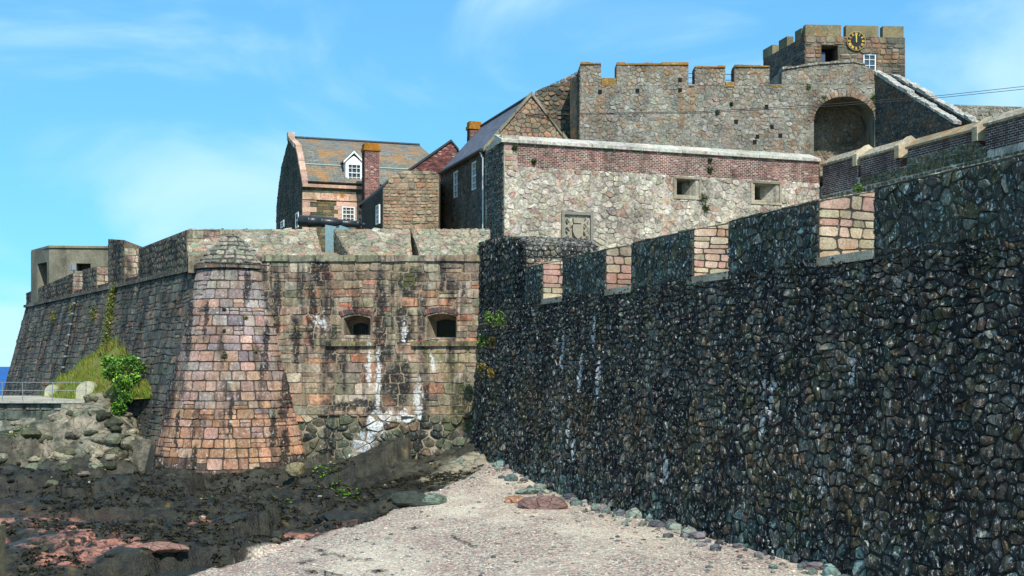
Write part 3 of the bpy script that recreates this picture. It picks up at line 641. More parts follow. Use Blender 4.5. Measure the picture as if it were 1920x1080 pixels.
st = coursed(fx(440), fx(917), fz(778), fz(648), (.42, .66), (.55, 1.05), .025, .2)
st += coursed(fx(440), fx(917), fz(648), COR, (.28, .56), (.36, .9), .04, .3)
st = holes(st, prects)
st2 = rubble(fx(500), fx(917), fz(900), fz(778), .5, .38, .46, .28)
ms.lay(FP, st, P_FRONT, .04, .02, .1, .03, .93, .5, palf=frontpal, bulge=.3)
ms.lay(FP, st2, P_FRONT_LOW, .08, .01, .12, .05, .86, 1.3, palf=frontpal, bulge=.6)
ms.finish(bf, M['front'], 'stone', 'stone_infill')
for k, ((x0, x1), (yb, ys, yt), (ix0, ix1), (iyb, iyt)) in enumerate(ports):
    # voussoirs of the flat arch
    n = 17
    for i in range(n):
        q = []
        for a, o in ((i / n, 0), ((i + 1) / n, 0), ((i + 1) / n, 1), (i / n, 1)):
            x = x0 - 1 + (x1 - x0 + 2) * a; y = ys + (yt - ys) * (1 - (2 * a - 1) ** 2); nx_ = (2 * a - 1) * 5
            q.append((fx(x + o * nx_), fz(y - o * 10)))
        m2 = Masonry(); m2.lay(FP, [q], [(1, lin(112, 78, 76)), (1, lin(128, 92, 84)), (.6, lin(92, 84, 84))], .06, .014, 0, .05, .93)
        for px, V, Fc, c in m2.items: mesh_obj('arch_brick', V, Fc, M['brick'], bf, [c] * len(V))
    gr = MB()
    for i in range(9):
        x = ix0 + 5 + (ix1 - ix0 - 2) * i / 8; gr.box(FP, fx(x) - .007, fx(x) + .007, fz(iyb), fz(iyt), -1.04, -1.06)
    for i in range(11):
        y = iyb + (iyt - iyb) * (i + .5) / 11; gr.box(FP, fx(ix0 + 4), fx(ix1 + 4), fz(y) - .007, fz(y) + .007, -1.02, -1.04)
    gr.build('window_grille', M['darkpipe'], bf)
for a, b in ((612, 706), (772, 900)):
    s = MB()
    x = a
    while x < b - 2:
        w = min(R.uniform(22, 40), b - x); s = MB(); s.prism(FP, [(fx(x) + .006, fz(649)), (fx(x + w) - .006, fz(649)), (fx(x + w) - .006, fz(640)), (fx(x) + .006, fz(640))], .20 + R.uniform(-.03, .03), -.1, jitcol(lin(122, 112, 84)), ); s.build('sill_stone', M['front'], bf); x += w
# string course under the parapet
x = 492
while x < 916:
    w = R.uniform(22, 55); w = min(w, 917 - x); s = MB(); h = R.uniform(-1, 2)
    s.prism(FP, [(fx(x) + .01, fz(490 + h)), (fx(x + w) - .01, fz(490)), (fx(x + w) - .01, fz(479)), (fx(x) + .01, fz(479))], R.uniform(.08, .17), -.1, jitcol(R.choice([lin(140, 136, 112), lin(150, 132, 110), lin(120, 118, 98)]))); s.build('string_course_stone', M['front'], bf); x += w
# sloping rubble parapet with splayed embrasures
YB = 63.; bx_ = lambda px: (px - CX) / F * YB; CR = CZ + (HY - 430) / F * YB
segs = [((352, 604), (352, 592)), ((656, 772), (626, 768)), ((788, 918), (771, 919))]
ms = Masonry()
for (f0, f1), (b0, b1) in segs:
    P = [A([fx(f0), FY + .1, COR]), A([fx(f1), FY + .1, COR]), A([bx_(b1), YB, CR]), A([bx_(b0), YB, CR])]
    lo = [A([p[0], p[1], COR - .8]) for p in P]; bkp = [A([bx_(b1), YB + .8, CR]), A([bx_(b0), YB + .8, CR])]
    mm = MB(); mm.add(P + lo + bkp + [A([q[0], q[1], COR - .8]) for q in bkp], [(0, 1, 2, 3), (3, 2, 8, 9), (4, 5, 1, 0), (5, 6, 2, 1), (7, 4, 0, 3), (6, 10, 8, 2), (11, 7, 3, 9), (10, 11, 9, 8), (4, 7, 6, 5), (7, 11, 10, 6)], TAN)
    mm.build('parapet_merlon', M['mortar'], bf)
    SLp = Panel((0, 0, 0), (1, 0, 0)); SLp.O = A([0, FY + .1, COR]); L = math.hypot(YB - FY - .1, CR - COR); SLp.V = A([0, YB - FY - .1, CR - COR]) / L; SLp.N = np.cross(SLp.U, SLp.V)
    reg = [(P[0][0] + .02, 0), (P[1][0] - .02, 0), (P[2][0] - .02, L), (P[3][0] + .02, L)]
    us = [p[0] for p in reg]
    ms.lay(SLp, within(rubble(min(us), max(us), 0, L, .42, .55, .45, .15), reg), P_PARA, .05, .035, .2, .03, .84, .6)
    for p0, p1 in ((P[1], P[2]), (P[3], P[0])):
        d = p1 - p0; d[2] = 0; Lc = np.linalg.norm(d); CP = Panel((p0[0], p0[1], COR), d / Lc)
        tri = [(0, 0), (Lc, 0), (Lc, CR - COR)] if p1[2] > p0[2] else [(0, 0), (Lc, 0), (0, CR - COR)]
        if p0[0] > fx(916): continue
        ms.lay(CP, within(rubble(0, Lc, 0, CR - COR, .4, .3, .4), tri), P_PARA, .02, .03, .2, .03, .86)
    # crest stones
    mm = None
ms.finish(bf, M['rubble'], 'parapet_stone', 'parapet_infill')
mm = MB(); mm.add([A([fx(600), FY + .2, COR - .1]), A([fx(657), FY + .2, COR - .1]), A([bx_(627), YB, COR + .55]), A([bx_(590), YB, COR + .55]), A([fx(600), FY + .2, COR - .9]), A([fx(657), FY + .2, COR - .9]), A([bx_(627), YB, COR - .9]), A([bx_(590), YB, COR - .9])], [(0, 1, 2, 3), (4, 5, 1, 0), (5, 6, 2, 1), (6, 7, 3, 2), (7, 4, 0, 3), (7, 6, 5, 4)], TAN)
mm.build('embrasure_sill', M['rubble'], bf)
mm = MB(); mm.add([A([fx(771), FY + .2, COR - .1]), A([fx(789), FY + .2, COR - .1]), A([bx_(772), YB, COR + .3]), A([bx_(767), YB, COR + .3]), A([fx(771), FY + .2, COR - .9]), A([fx(789), FY + .2, COR - .9]), A([bx_(772), YB, COR - .9]), A([bx_(767), YB, COR - .9])], [(0, 1, 2, 3), (4, 5, 1, 0), (5, 6, 2, 1), (6, 7, 3, 2), (7, 4, 0, 3), (7, 6, 5, 4)], TAN)
mm.build('embrasure_sill', M['rubble'], bf)

# ------------------------------------------------------------------ round battered corner
CT = 9.72; cr_ = thing('round_bastion_corner', 'battered round bastion corner of coursed pink granite with domed stone cap', 'bastion corner', (AXC[0], AXC[1], -.5))
RT, RB_, ZB = 1.6, 4.12, -.7
CN = Cone(AXC, ZB, RB_, CT, RT, 2.9)
mb = MB(); n = 40
V = [CN.p(2.9 * 2 * math.pi * k / n, ZB, -.0) for k in range(n)] + [CN.p(2.9 * 2 * math.pi * k / n, CT, 0) for k in range(n)]
mb.add(V, [(k, (k + 1) % n, n + (k + 1) % n, n + k) for k in range(n)] + [tuple(range(n - 1, -1, -1)), tuple(range(n, 2 * n))], lin(78, 68, 60)); mb.build('rubble_core', M['mortar'], cr_)
ms = Masonry()
def conepal(C):
    z = C[2]
    if z < .45 + R.uniform(-.3, .3): return jitcol(lin(96, 78, 70))
    if z < 2.6 + R.uniform(-1.2, 1.2): return pick(P_CONE_LOW)
    if z > 6.6 + R.uniform(-2., 2.): return pick(P_CONE_UP)
    return pick(P_CONE)
a0, a1 = -math.radians(64), math.radians(92)
st = coursed(2.9 * a0, 2.9 * a1, ZB, CT - .1, (.4, .56), (.46, .86), .018, .12)
def cw(w):                                   # keep stone widths even as the cone narrows
    return w
# lay course by course so that stones keep their size on the narrowing cone
st = []; v = ZB
while v < CT - .12:
    h = R.uniform(.34, .54); h = min(h, CT - .1 - v); 
    if CT - .1 - v - h < .25: h = CT - .1 - v
    k = (RB_ + (RT - RB_) * (v - ZB) / (CT - ZB)) / 2.9
    u = 2.9 * a0
    while u < 2.9 * a1:
        w = R.uniform(.42, .88) / k; u2 = min(u + w, 2.9 * a1); j = R.uniform(-.03, .03)
        if R.random() < .13: m_ = v + h * R.uniform(.4, .6); st += [[(u, v), (u2, v), (u2, m_), (u, m_)], [(u, m_), (u2, m_), (u2, v + h), (u, v + h)]]
        else: st.append([(u, v), (u2 + j * .3, v), (u2, v + h + j * .4), (u, v + h)])
        u = u2
    v += h
ms.lay(CN, st, P_CONE, .03, .022, .1, .03, .93, .6, palf=conepal, bulge=.25)
ms.finish(cr_, M['cone'])
def ring(cx, cy, r0, r1, z0, z1, a0, a1, n, mat, name, parent, col):
    for k in range(n):
        q0 = a0 + (a1 - a0) * k / n + .006; q1 = a0 + (a1 - a0) * (k + 1) / n - .006; m_ = MB()
        V = []
        for z in (z0, z1):
            for rr in (r0, r1):
                for a in (q0, (q0 + q1) / 2, q1): V.append((cx + rr * math.sin(a), cy - rr * math.cos(a), z))
        m_.add(V, [(3, 4, 10, 9), (4, 5, 11, 10), (6, 9, 10, 7), (7, 10, 11, 8), (0, 1, 4, 3), (1, 2, 5, 4), (0, 3, 9, 6), (2, 8, 11, 5)], jitcol(col)); m_.build(name, mat, parent)
ring(AXC[0], AXC[1], 1.2, RT + .2, CT - .06, CT + .14, math.radians(-70), math.radians(115), 10, M['cone'], 'cordon_stone', cr_, lin(112, 102, 94))
# domed cap of stones leaning back on the parapet
CP_ = Cone(AXC + A([0, .2, 0]), CT + .1, RT + .1, CT + 1.75, .18, 1.2)
class Dome(Cone):
    def p(s, u, v, d=0.):
        a = u / s.rm; t = (v - s.z0) / (s.z1 - s.z0); r = s.r1 + (s.r0 - s.r1) * (1 - t) ** .82 + d * .7
        return A([s.c[0] + r * math.sin(a), s.c[1] - r * math.cos(a), v + d * .7])
DM = Dome(AXC + A([.05, -.12, 0]), CT + .12, RT + .12, CT + 1.6, .15, 1.2)
mb = MB(); rings = 7; V = []
for j in range(rings + 1):
    V += [DM.p(1.2 * 2 * math.pi * k / 28, CT + .12 + 1.6 * j / rings) for k in range(28)]
mb.add(V, [(j * 28 + k, j * 28 + (k + 1) % 28, (j + 1) * 28 + (k + 1) % 28, (j + 1) * 28 + k) for j in range(rings) for k in range(28)] + [tuple(rings * 28 + k for k in range(28))], lin(80, 74, 62)); mb.build('cap_core', M['mortar'], cr_)
ms = Masonry(); st = []; v = CT + .13
while v < CT + 1.66:
    h = R.uniform(.17, .25); k = max(.2, (1 - (v - CT - .12) / 1.6)) ** .82 * RT / 1.2; u = -1.2 * 1.6
    while u < 1.2 * 2.2: w = R.uniform(.3, .6) / k; st.append([(u, v), (u + w, v), (u + w, min(v + h, CT + 1.7)), (u, min(v + h, CT + 1.7))]); u += w
    v += h
ms.lay(DM, st, [(2, lin(142, 136, 120)), (2, lin(124, 122, 108)), (1, lin(150, 138, 124)), (1, lin(116, 116, 102))], .05, .034, .15, .03, .86, .7); ms.finish(cr_, M['rubble'], 'cap_stone', 'cap_infill')

# ------------------------------------------------------------------ long battered left face of the bastion
NL = A([-.853, -.523, 0]); UL = A([.523, -.853, 0]); BAT = .25
lw = thing('bastion_flank_wall', 'long dark battered flank wall with low parapet running to the sea', 'wall', AXC + NL * 1.6 - UL * 20)
T0 = AXC + NL * 1.55                                # tangent point at cordon level
LP = Panel(T0 + NL * BAT * CT, UL, BAT)              # v is height
LU = lambda px, py=560: LP.px(px, py)[0]
ULN = -45.2
mb = MB(); V = [LP.p(ULN, -1), LP.p(.2, -1), LP.p(.2, CT), LP.p(ULN, CT)]; bk = -NL * 2.5
mb.add(V + [V[0] + bk * 2.2, V[1] + bk * 2.2, V[2] + bk, V[3] + bk], [(0, 1, 2, 3), (7, 6, 5, 4), (1, 0, 4, 5), (2, 1, 5, 6), (3, 2, 6, 7), (0, 3, 7, 4)], lin(70, 68, 62)); lcore = mb.build('rubble_core', M['darkmortar'], lw)
PV = Panel(T0 - NL * .02, UL)                        # plane of the parapet
c1 = MB(); u_, v_ = LP.px(50, 628); c1.box(LP, u_ - .5, u_ + .4, v_ - .45, v_ + .45, .3, -1.2); cut(lcore, [c1])
ms = Masonry()
st = coursed(ULN, .1, 1.2, CT - .08, (.3, .5), (.3, .8), .05, .4); st = holes(st, [(u_ - .5, u_ + .4, v_ - .45, v_ + .45)])
ms.lay(LP, st, P_LEFT, .03, .02, .14, .03, .9, 1.)
def LV(px): return PV.px(px, 500)[0]
lm = [(55, 137, 548, 512), (155, 181, 506, 500), (203, 233, 448, 450), (260, 350, 466, 431)]
for k, (xa, xb, ya, yb) in enumerate(lm):
    ua, za = PV.px(xa, ya); ub_, zb = PV.px(xb, yb)
    if k == 0: ua = ULN
    th = 1.5 if k != 3 else 1.7; rise = .25 if k == 2 else .12
    V = [PV.p(ua, CT - .1), PV.p(ub_, CT - .1), PV.p(ub_, zb), PV.p(ua, za)]
    V += [V[0] - NL * th, V[1] - NL * th, V[2] - NL * th - UP * (.5 if k == 2 else -rise), V[3] - NL * th - UP * (.5 if k == 2 else -rise)]
    mb = MB(); mb.add(V, [(0, 1, 2, 3), (7, 6, 5, 4), (1, 0, 4, 5), (2, 1, 5, 6), (3, 2, 6, 7), (0, 3, 7, 4)], lin(110, 100, 84)); mb.build('parapet_merlon', M['mortar'], lw)
    ms.lay(PV, within(rubble(ua, ub_, CT, max(za, zb), .36, .32, .42), [(ua, CT), (ub_, CT), (ub_, zb), (ua, za)]), P_LEFT, .035, .04, .2, .03, .84, .6)
    CP = Panel(PV.p(ub_, 0), -NL)
    ms.lay(CP, coursed(0, th, CT - .05, zb - (.45 if k == 2 else 0), (.3, .42), (.4, .8)), P_DRESS, .02, .025, .12, .02, .93)
    # low sill wall to the next merlon
    ue_ = PV.px(lm[k + 1][0], 500)[0] if k < 3 else .3
    mb = MB(); mb.box(PV, ub_, ue_, CT - .12, CT + (.35 if k < 3 else .1), -.05, -1.4, lin(110, 100, 84)); mb.build('embrasure_sill', M['left'], lw)
# end quoin of the parapet beside the dome, facing the camera
ms.finish(lw, M['left'])
u = ULN
while u < -.1:
    w = min(R.uniform(.7, 1.3), -u); m_ = MB(); a = CT - .1; o = R.uniform(-.03, .03)
    m_.prism(PV, [(u + .01, CT - .1), (u + w - .01, CT - .1), (u + w - .01, CT + .1), (u + .01, CT + .1)], .2 + o, -.1, jitcol(lin(104, 96, 82))); m_.build('cordon_stone', M['rubble'], lw); u += w
# rain pipe with brackets
u0, v0 = LP.px(146, 560); u1, v1 = LP.px(122, 700)
pp = MB(); pp.tube([LP.p(u0, v0, .18), LP.p(u1, v1, .18)], .085, 8); po = pp.build('drain_pipe', M['darkpipe'], lw, True)
for k in range(7):
    f = (k + .5) / 7; c = MB(); q = LP.p(u0 + (u1 - u0) * f, v0 + (v1 - v0) * f, .18); c.tube([q - UP * .05, q + UP * .05], .12, 8); c.build('bracket', M['steel'], po)

# ------------------------------------------------------------------ small helpers for buildings
def roof(name, pts, mat, parent, th=.12):
    """slab over four corners (eave left, eave right, ridge right, ridge left) with metre UVs"""
    P = [A(p, float) for p in pts]; nrm = np.cross(P[1] - P[0], P[3] - P[0]); nrm /= np.linalg.norm(nrm)
    V = P + [p - nrm * th for p in P]; c = sum(V) / 8; me = bpy.data.meshes.new(name)
    me.from_pydata([tuple(v - c) for v in V], [], [(0, 1, 2, 3), (7, 6, 5, 4), (1, 0, 4, 5), (2, 1, 5, 6), (3, 2, 6, 7), (0, 3, 7, 4)])
    uv = me.uv_layers.new(name='UV'); e = (P[1] - P[0]) / np.linalg.norm(P[1] - P[0]); f = np.cross(nrm, e)
    for l in me.loops: q = V[l.vertex_index] - P[0]; uv.data[l.index].uv = (float(q @ e), float(q @ f))
    me.materials.append(mat); o = bpy.data.objects.new(name, me); COL.objects.link(o); place(o, c, parent); return o
def coping(pan_a, pts, w, h, n, mat, name, parent, col):
    """stones along a 3-D polyline; w across (vector), h up"""
    for a, b in zip(pts[:-1], pts[1:]):
        a, b = A(a, float), A(b, float); L = np.linalg.norm(b - a); k = max(1, round(L / n))
        for i in range(k):
            p, q = a + (b - a) * ((i + .015) / k), a + (b - a) * ((i + .985) / k); hh = h * R.uniform(.6, 1.45); w_j = R.uniform(-.04, .04) * w / np.linalg.norm(w); p = p - w_j; q = q - w_j * R.uniform(.2, 1); m_ = MB()
            V = [p, q, q + w, p + w] + [x + UP * hh for x in (p, q, q + w, p + w)]
            m_.add(V, [(3, 2, 1, 0), (4, 5, 6, 7), (0, 1, 5, 4), (1, 2, 6, 5), (2, 3, 7, 6), (3, 0, 4, 7)], jitcol(col)); m_.build(name, mat, parent)
def sash(pan, x0, x1, y0, y1, nu, nv, parent, d=.0, fw=.07, name='window'):
    """sash window on a panel, photo pixel box"""
    u0, v0 = pan.px(x0, y1); u1, v1 = pan.px(x1, y0); m_ = MB()
    for a, b, c, e in ((u0, u1, v0, v0 + fw), (u0, u1, v1 - fw, v1), (u0, u0 + fw, v0 + fw, v1 - fw), (u1 - fw, u1, v0 + fw, v1 - fw)): m_.box(pan, a, b, c, e, d + .06, d - .06)
    w_ = m_.build(name, M['white'], parent); b_ = MB()
    for i in range(1, nu): x = u0 + (u1 - u0) * i / nu; b_.box(pan, x - .018, x + .018, v0 + fw, v1 - fw, d + .035, d - .02)
    for j in range(1, nv): y = v0 + (v1 - v0) * j / nv; b_.box(pan, u0 + fw, u1 - fw, y - (.03 if j * 2 == nv else .018), y + (.03 if j * 2 == nv else .018), d + .045, d - .02)
    if b_.v: b_.build('glazing_bar', M['white'], w_)
    for i in range(nu):
        for j in range(nv):
            g = MB(); e = .004; a = u0 + fw + (u1 - u0 - 2 * fw) * i / nu + e; b = u0 + fw + (u1 - u0 - 2 * fw) * (i + 1) / nu - e; c = v0 + fw + (v1 - v0 - 2 * fw) * j / nv + e; f = v0 + fw + (v1 - v0 - 2 * fw) * (j + 1) / nv - e
            g.box(pan, a, b, c, f, d - .03, d - .04); g.build('pane', M['glass'], w_)
    return w_
# ------------------------------------------------------------------ brick-topped barrack block in the middle
mo = A([-.43, 66., 0]); MP = Panel(mo, D2); ML = Panel(mo, -D1)
mid = thing('brick_topped_battery', 'pale rubble battery block with brick band, white coping and carved arms', 'battery', (mo[0] + 8, mo[1] + 3, 7.2))
MU = MP.px(1537, 300)[0]; ZT = MP.px(960, 268)[1]; ZB1 = MP.px(965, 312)[1]
core = MB(); core.prism(MP, [(0, 6.8), (MU, 6.8), (MU, ZT), (0, ZT)], 0, -3.3, lin(176, 168, 152)); core = core.build('wall_core', M['mortar'], mid)
loops = [((1266, 1310, 337, 368)), ((1411, 1461, 346, 378))]; cuts = []; rects = []
for (x0, x1, y0, y1) in loops:
    u0, v0 = MP.px(x0, y1); u1, v1 = MP.px(x1, y0); c = MB(); um = (u0 + u1) / 2 - .12
    c.prism(MP, [(u0, v0), (u1, v0), (u1, v1), (u0, v1)], .3, -.75, poly1=[(um - .28, v0 + .22), (um + .2, v0 + .22), (um + .2, v1 - .05), (um - .28, v1 - .05)]); cuts.append(c)
    c = MB(); c.prism(MP, [(um - .27, v0 + .23), (um + .19, v0 + .23), (um + .19, v1 - .06), (um - .27, v1 - .06)], -.7, -2.4); cuts.append(c); rects.append((u0, u1, v0, v1))
pu0, pv0 = MP.px(1052, 466); pu1, pv1 = MP.px(1111, 399)
cut(core, cuts)
ms = Masonry()
st = rubble(.02, MU - .02, 8.4, ZB1, .36, .28, .48, .28); st = holes(st, rects + [(pu0, pu1, pv0, pv1)])
ms.lay(MP, st, P_MID, .024, .016, .2, .02, .9, 1.); 
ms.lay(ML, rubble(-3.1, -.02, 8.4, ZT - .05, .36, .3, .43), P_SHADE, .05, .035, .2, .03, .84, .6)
ms.finish(mid, M['rubble'])
ms = Masonry(); ms.lay(MP, bricks(.75, MU - .01, ZB1, ZT - .02, .26, .095), P_BRICK, .012, .034, 0, .02, .96, .4); ms.finish(mid, M['brick'], 'brick', 'brick_courses', minpx=120)
ms = Masonry(); ms.lay(MP, coursed(.01, .74, ZB1, ZT - .02, (.25, .4), (.3, .5)), P_DRESS, .03, .02, .1); ms.finish(mid, M['dressed'], 'quoin', 'quoin_infill')
# weathered white coping with a slope
u = -.2
while u < MU - .05:
    w = min(R.uniform(.55, 1.0), MU - u); o = R.uniform(-.02, .02); c_ = MB(); z0 = ZT
    V = []
    for d, z in ((.16 + o, z0), (.16 + o, z0 + .16), (-1.1, z0 + .62), (-1.1, z0)): V += [MP.p(u + .008, z, d), MP.p(u + w - .008, z, d)]
    c_.add(V, [(0, 1, 3, 2), (2, 3, 5, 4), (4, 5, 7, 6), (0, 2, 4, 6), (1, 7, 5, 3), (0, 6, 7, 1)], jitcol(lin(180, 174, 158), .1)); c_.build('coping_stone', M['cap'], mid); u += w
coping(None, [ML.p(-3.1, ZT, .1), ML.p(-.05, ZT, .1)], D2 * 1.0, .3, .7, M['cap'], 'coping_stone', mid, lin(160, 150, 130))
# stone surrounds of the two loopholes
for (u0, u1, v0, v1) in rects:
    for a, b, c, e in ((u0 - .14, u1 + .14, v0 - .14, v0 - .005), (u0 - .14, u1 + .14, v1 + .005, v1 + .12), (u0 - .13, u0 - .005, v0, v1), (u1 + .005, u1 + .13, v0, v1)):
        m_ = MB(); m_.box(MP, a, b, c, e, .07, -.1, jitcol(lin(150, 140, 122))); m_.build('loophole_surround', M['dressed'], mid)
# carved coat of arms
pl = MB(); pl.box(MP, pu0 + .02, pu1 - .02, pv0 + .02, pv1 - .02, -.02, -.15, lin(104, 100, 90)); pl = pl.build('arms_panel', M['relief'], mid)
fr = MB(); e = .16
for a, b, c, f in ((pu0, pu1, pv0, pv0 + e), (pu0, pu1, pv1 - e, pv1), (pu0, pu0 + e, pv0 + e, pv1 - e), (pu1 - e, pu1, pv0 + e, pv1 - e)): fr.box(MP, a, b, c, f, .14, -.1, lin(128, 126, 116))
fr.build('frame', M['relief'], pl)
cu, cv = (pu0 + pu1) / 2, (pv0 + pv1) / 2; sh = MB(); RC = lin(152, 144, 126)
sh.prism(MP, [(cu - .3, cv + .32), (cu + .3, cv + .32), (cu + .3, cv - .1), (cu + .18, cv - .34), (cu, cv - .48), (cu - .18, cv - .34), (cu - .3, cv - .1)], .2, -.05, RC)
sh.prism(MP, [(cu - .025, cv - .44), (cu + .025, cv - .44), (cu + .025, cv + .3), (cu - .025, cv + .3)], .17, 0, RC); sh.prism(MP, [(cu - .28, cv - .04), (cu + .28, cv - .04), (cu + .28, cv + .02), (cu - .28, cv + .02)], .175, 0, RC)
sh.build('shield', M['relief'], pl)
cw_ = MB(); cw_.prism(MP, [(cu - .22, cv + .4), (cu + .22, cv + .4), (cu + .27, cv + .68), (cu + .13, cv + .56), (cu, cv + .74), (cu - .13, cv + .56), (cu - .27, cv + .68)], .15, 0, RC); cw_.build('crown', M['relief'], pl)
for s_ in (-1, 1):
    su = MB(); path = [(.42, -.5), (.55, -.3), (.44, -.08), (.58, .15), (.45, .38), (.58, .58), (.47, .7)]
    su.tube([MP.p(cu + s_ * x, cv + y, .1) for x, y in path], [.06, .1, .09, .12, .1, .11, .06], 6, RC)
    for (x, y, x2, y2) in ((.5, .1, .32, .3), (.5, -.1, .34, .05), (.52, -.3, .3, -.45), (.5, .35, .66, .5), (.54, -.15, .68, .0), (.54, -.42, .68, -.3)): su.tube([MP.p(cu + s_ * x, cv + y, .07), MP.p(cu + s_ * x2, cv + y2, .09)], [.06, .035], 5, RC)
    su.build('supporter', M['relief'], pl)
sc = MB(); sc.tube([MP.p(cu + x, cv - .62 + .1 * math.cos(x * 4), .07) for x in np.linspace(-.6, .6, 9)], .07, 6, RC); sc.build('scroll', M['relief'], pl)

# ------------------------------------------------------------------ brick parapet with sloped caps on the right
rp = thing('brick_parapet', 'shade-toned purple brick and rubble parapet with four pale sloped caps at upper right', 'parapet', MP.p(MU, 7.2))
RP_ = Panel(MP.p(MU, 0, .0), -D1)
RL = 32.
core = MB(); core.box(RP_, 0, RL, 7., 15.55, -.05, -1.4, lin(196, 192, 184)); core.build('wall_core', M['mortar'], rp)
ms = Masonry(); ms.lay(RP_, rubble(0, 22, 12.6, 15.0, .46, .36, .44, .1), P_GREEN, -.03, .1, .22, .03, .82, .6); 
rub2 = Masonry()
br = Masonry()
caps = [(1541, 1607, 284, 262), (1612, 1686, 275, 249), (1700, 1833, 262, 225), (1846, 2150, 236, 204)]
for k, (xa, xb, ya, yb) in enumerate(caps):
    ua, za = RP_.px(xa, ya); ub_, zb = RP_.px(xb, yb)
    z1 = [16.72, 16.55, 16.4, 16.5][k]; ub_ = min(ub_, 30)
    mb = MB(); mb.box(RP_, ua, ub_, 15.4, z1 - .02, -.06, -1.3, lin(200, 194, 188)); mb.build('merlon', M['mortar'], rp)
    if k in (0, 1, 3): br.lay(RP_, bricks(ua, min(ub_, 21), 15.0 if k != 3 else 15.3, z1 - .03, .29, .115), P_SHADE_BRICK, -.035, .042, 0, .04, .95, .5)
    else:
        br.lay(RP_, bricks(ua, ub_, 15.9, z1 - .03, .29, .115), P_SHADE_BRICK, -.035, .042, 0, .04, .95, .5); ms.lay(RP_, rubble(ua, ub_, 15., 15.9, .42, .3), P_GREEN, 0, .04, .2, .03, .82, .6)
    CPn = Panel(RP_.p(ub_, 0, -.06), D2)
    if ub_ < 21: br.lay(CPn, bricks(0, 1.2, 15.5, z1 - .5), P_BRICK, .02, .012, 0, .02, .95)
    # sloped cap slab climbing inwards, with an end block coloured pale for sunlight
    c_ = MB(); V = []
    for d, z in ((.06, z1), (.06, z1 + .12), (-.7, z1 + .62), (-1.45, z1 + .2), (-1.45, z1)): V += [RP_.p(ua - .05, z, d), RP_.p(ub_ - .3, z, d)]
    c_.add(V, [(0, 1, 3, 2), (2, 3, 5, 4), (4, 5, 7, 6), (6, 7, 9, 8), (8, 9, 1, 0), (0, 2, 4, 6, 8), (1, 9, 7, 5, 3)], lin(150, 136, 112)); c_.build('sloped_cap', M['lichen_cap'] if k == 2 else M['cap'], rp)
    c_ = MB(); V = []
    for d, z in ((.1, z1 - .5), (.1, z1 + .17), (-.7, z1 + .72), (-1.5, z1 + .25), (-1.5, z1 - .5)): V += [RP_.p(ub_ - .3, z, d), RP_.p(ub_ + .08, z, d)]
    c_.add(V, [(0, 1, 3, 2), (2, 3, 5, 4), (4, 5, 7, 6), (6, 7, 9, 8), (8, 9, 1, 0), (0, 2, 4, 6, 8), (1, 9, 7, 5, 3)], lin(196, 180, 152)); c_.build('sunlit_cap_end', M['dressed'], rp)
ms.lay(RP_, rubble(RP_.px(1612, 280)[0], RP_.px(1850, 280)[0], 15., 15.52, .42, .3), P_GREEN, 0, .04, .2, .03, .82, .6)
ms.finish(rp, M['rubble']); br.finish(rp, M['brick'], 'brick', 'brick_courses', minpx=95)

# ------------------------------------------------------------------ upper curtain wall with big arch
KY = 85.; KP = Panel((0, KY, 0), (1, .03, 0)); kp = lambda x, y: KP.px(x, y)
ke = thing('upper_curtain_wall', 'grey rubble upper curtain wall with battlements and great round arch', 'curtain wall', (16, KY, 17))
def kz(y): return CZ + (HY - y) / F * KY
u0 = kp(1087, 200)[0]; u1 = kp(1641, 200)[0]
outl = [(1087, 330), (1641, 330), (1641, 134), (1620, 121), (1600, 117), (1535, 121), (1466, 131), (1466, 158), (1087, 158)]
core = MB(); core.prism(KP, KP.poly(outl), 0, -4.2, lin(140, 136, 122)); core = core.build('wall_core', M['mortar'], ke)
ap = []; n = 14; axc, axr, asp, atop = 1583, 57, 226, 181
pts = [(axc - axr, 330), (axc + axr, 330)] + [(axc + axr * math.cos(math.pi * k / n), asp - (asp - atop) * math.sin(math.pi * k / n)) for k in range(n + 1)]
c = MB(); c.prism(KP, KP.poly(pts), .3, -2.9); cut(core, [c])
ms = Masonry()
full = rubble(u0, u1, kz(300), kz(158), .33, .27, .47, .25)
ui0, uv0 = kp(axc - axr - 8, asp); ui1 = kp(axc + axr + 8, asp)[0]; ut = kz(atop - 10)
def arch_out(w):
    cu_ = sum(p[0] for p in w) / len(w); cv_ = sum(p[1] for p in w) / len(w); x = CX + F * KP.p(cu_, cv_)[0] / KP.p(cu_, cv_)[1]; y = HY - F * (cv_ - CZ) / KP.p(cu_, cv_)[1]
    if abs(x - axc) > axr + 4: return True
    return y < asp and ((x - axc) / (axr + 6)) ** 2 + ((y - asp) / (asp - atop + 6)) ** 2 > 1
ms.lay(KP, [w for w in full if arch_out(w)], P_KEEP, .024, .016, .2, .02, .9, 1.)
hump = KP.poly([(1466, 158), (1641, 158), (1641, 136), (1620, 123), (1600, 119), (1535, 123), (1466, 131)])
ms.lay(KP, within(rubble(hump[0][0], hump[1][0], kz(160), kz(114), .33, .27, .47, .25), hump), P_KEEP, .024, .016, .2, .02, .9, 1.)
bp = Panel(KP.p(0, 0, -2.9), KP.U); a_, b_ = bp.px(axc - axr - 14, 300); c_ = bp.px(axc + axr, 300)[0]
ms.lay(bp, within(rubble(a_, c_, kz(310), kz(176), .42, .34, .44), bp.poly([(axc - axr - 12, 320), (axc + axr - 3, 320), (axc + axr - 4, 214), (axc + axr * .55, 192), (axc - 6, 184), (axc - axr * .7, 196), (axc - axr - 12, 220)])), [(3, lin(136, 114, 94)), (2, lin(122, 106, 88)), (1, lin(150, 132, 108))], .04, .03, .22, .03, .82)  # back stones coloured darker to paint shade inside the arch
mers = [(1088, 1127, 121), (1156, 1291, 122), (1303, 1360, 127), (1377, 1443, 126)]
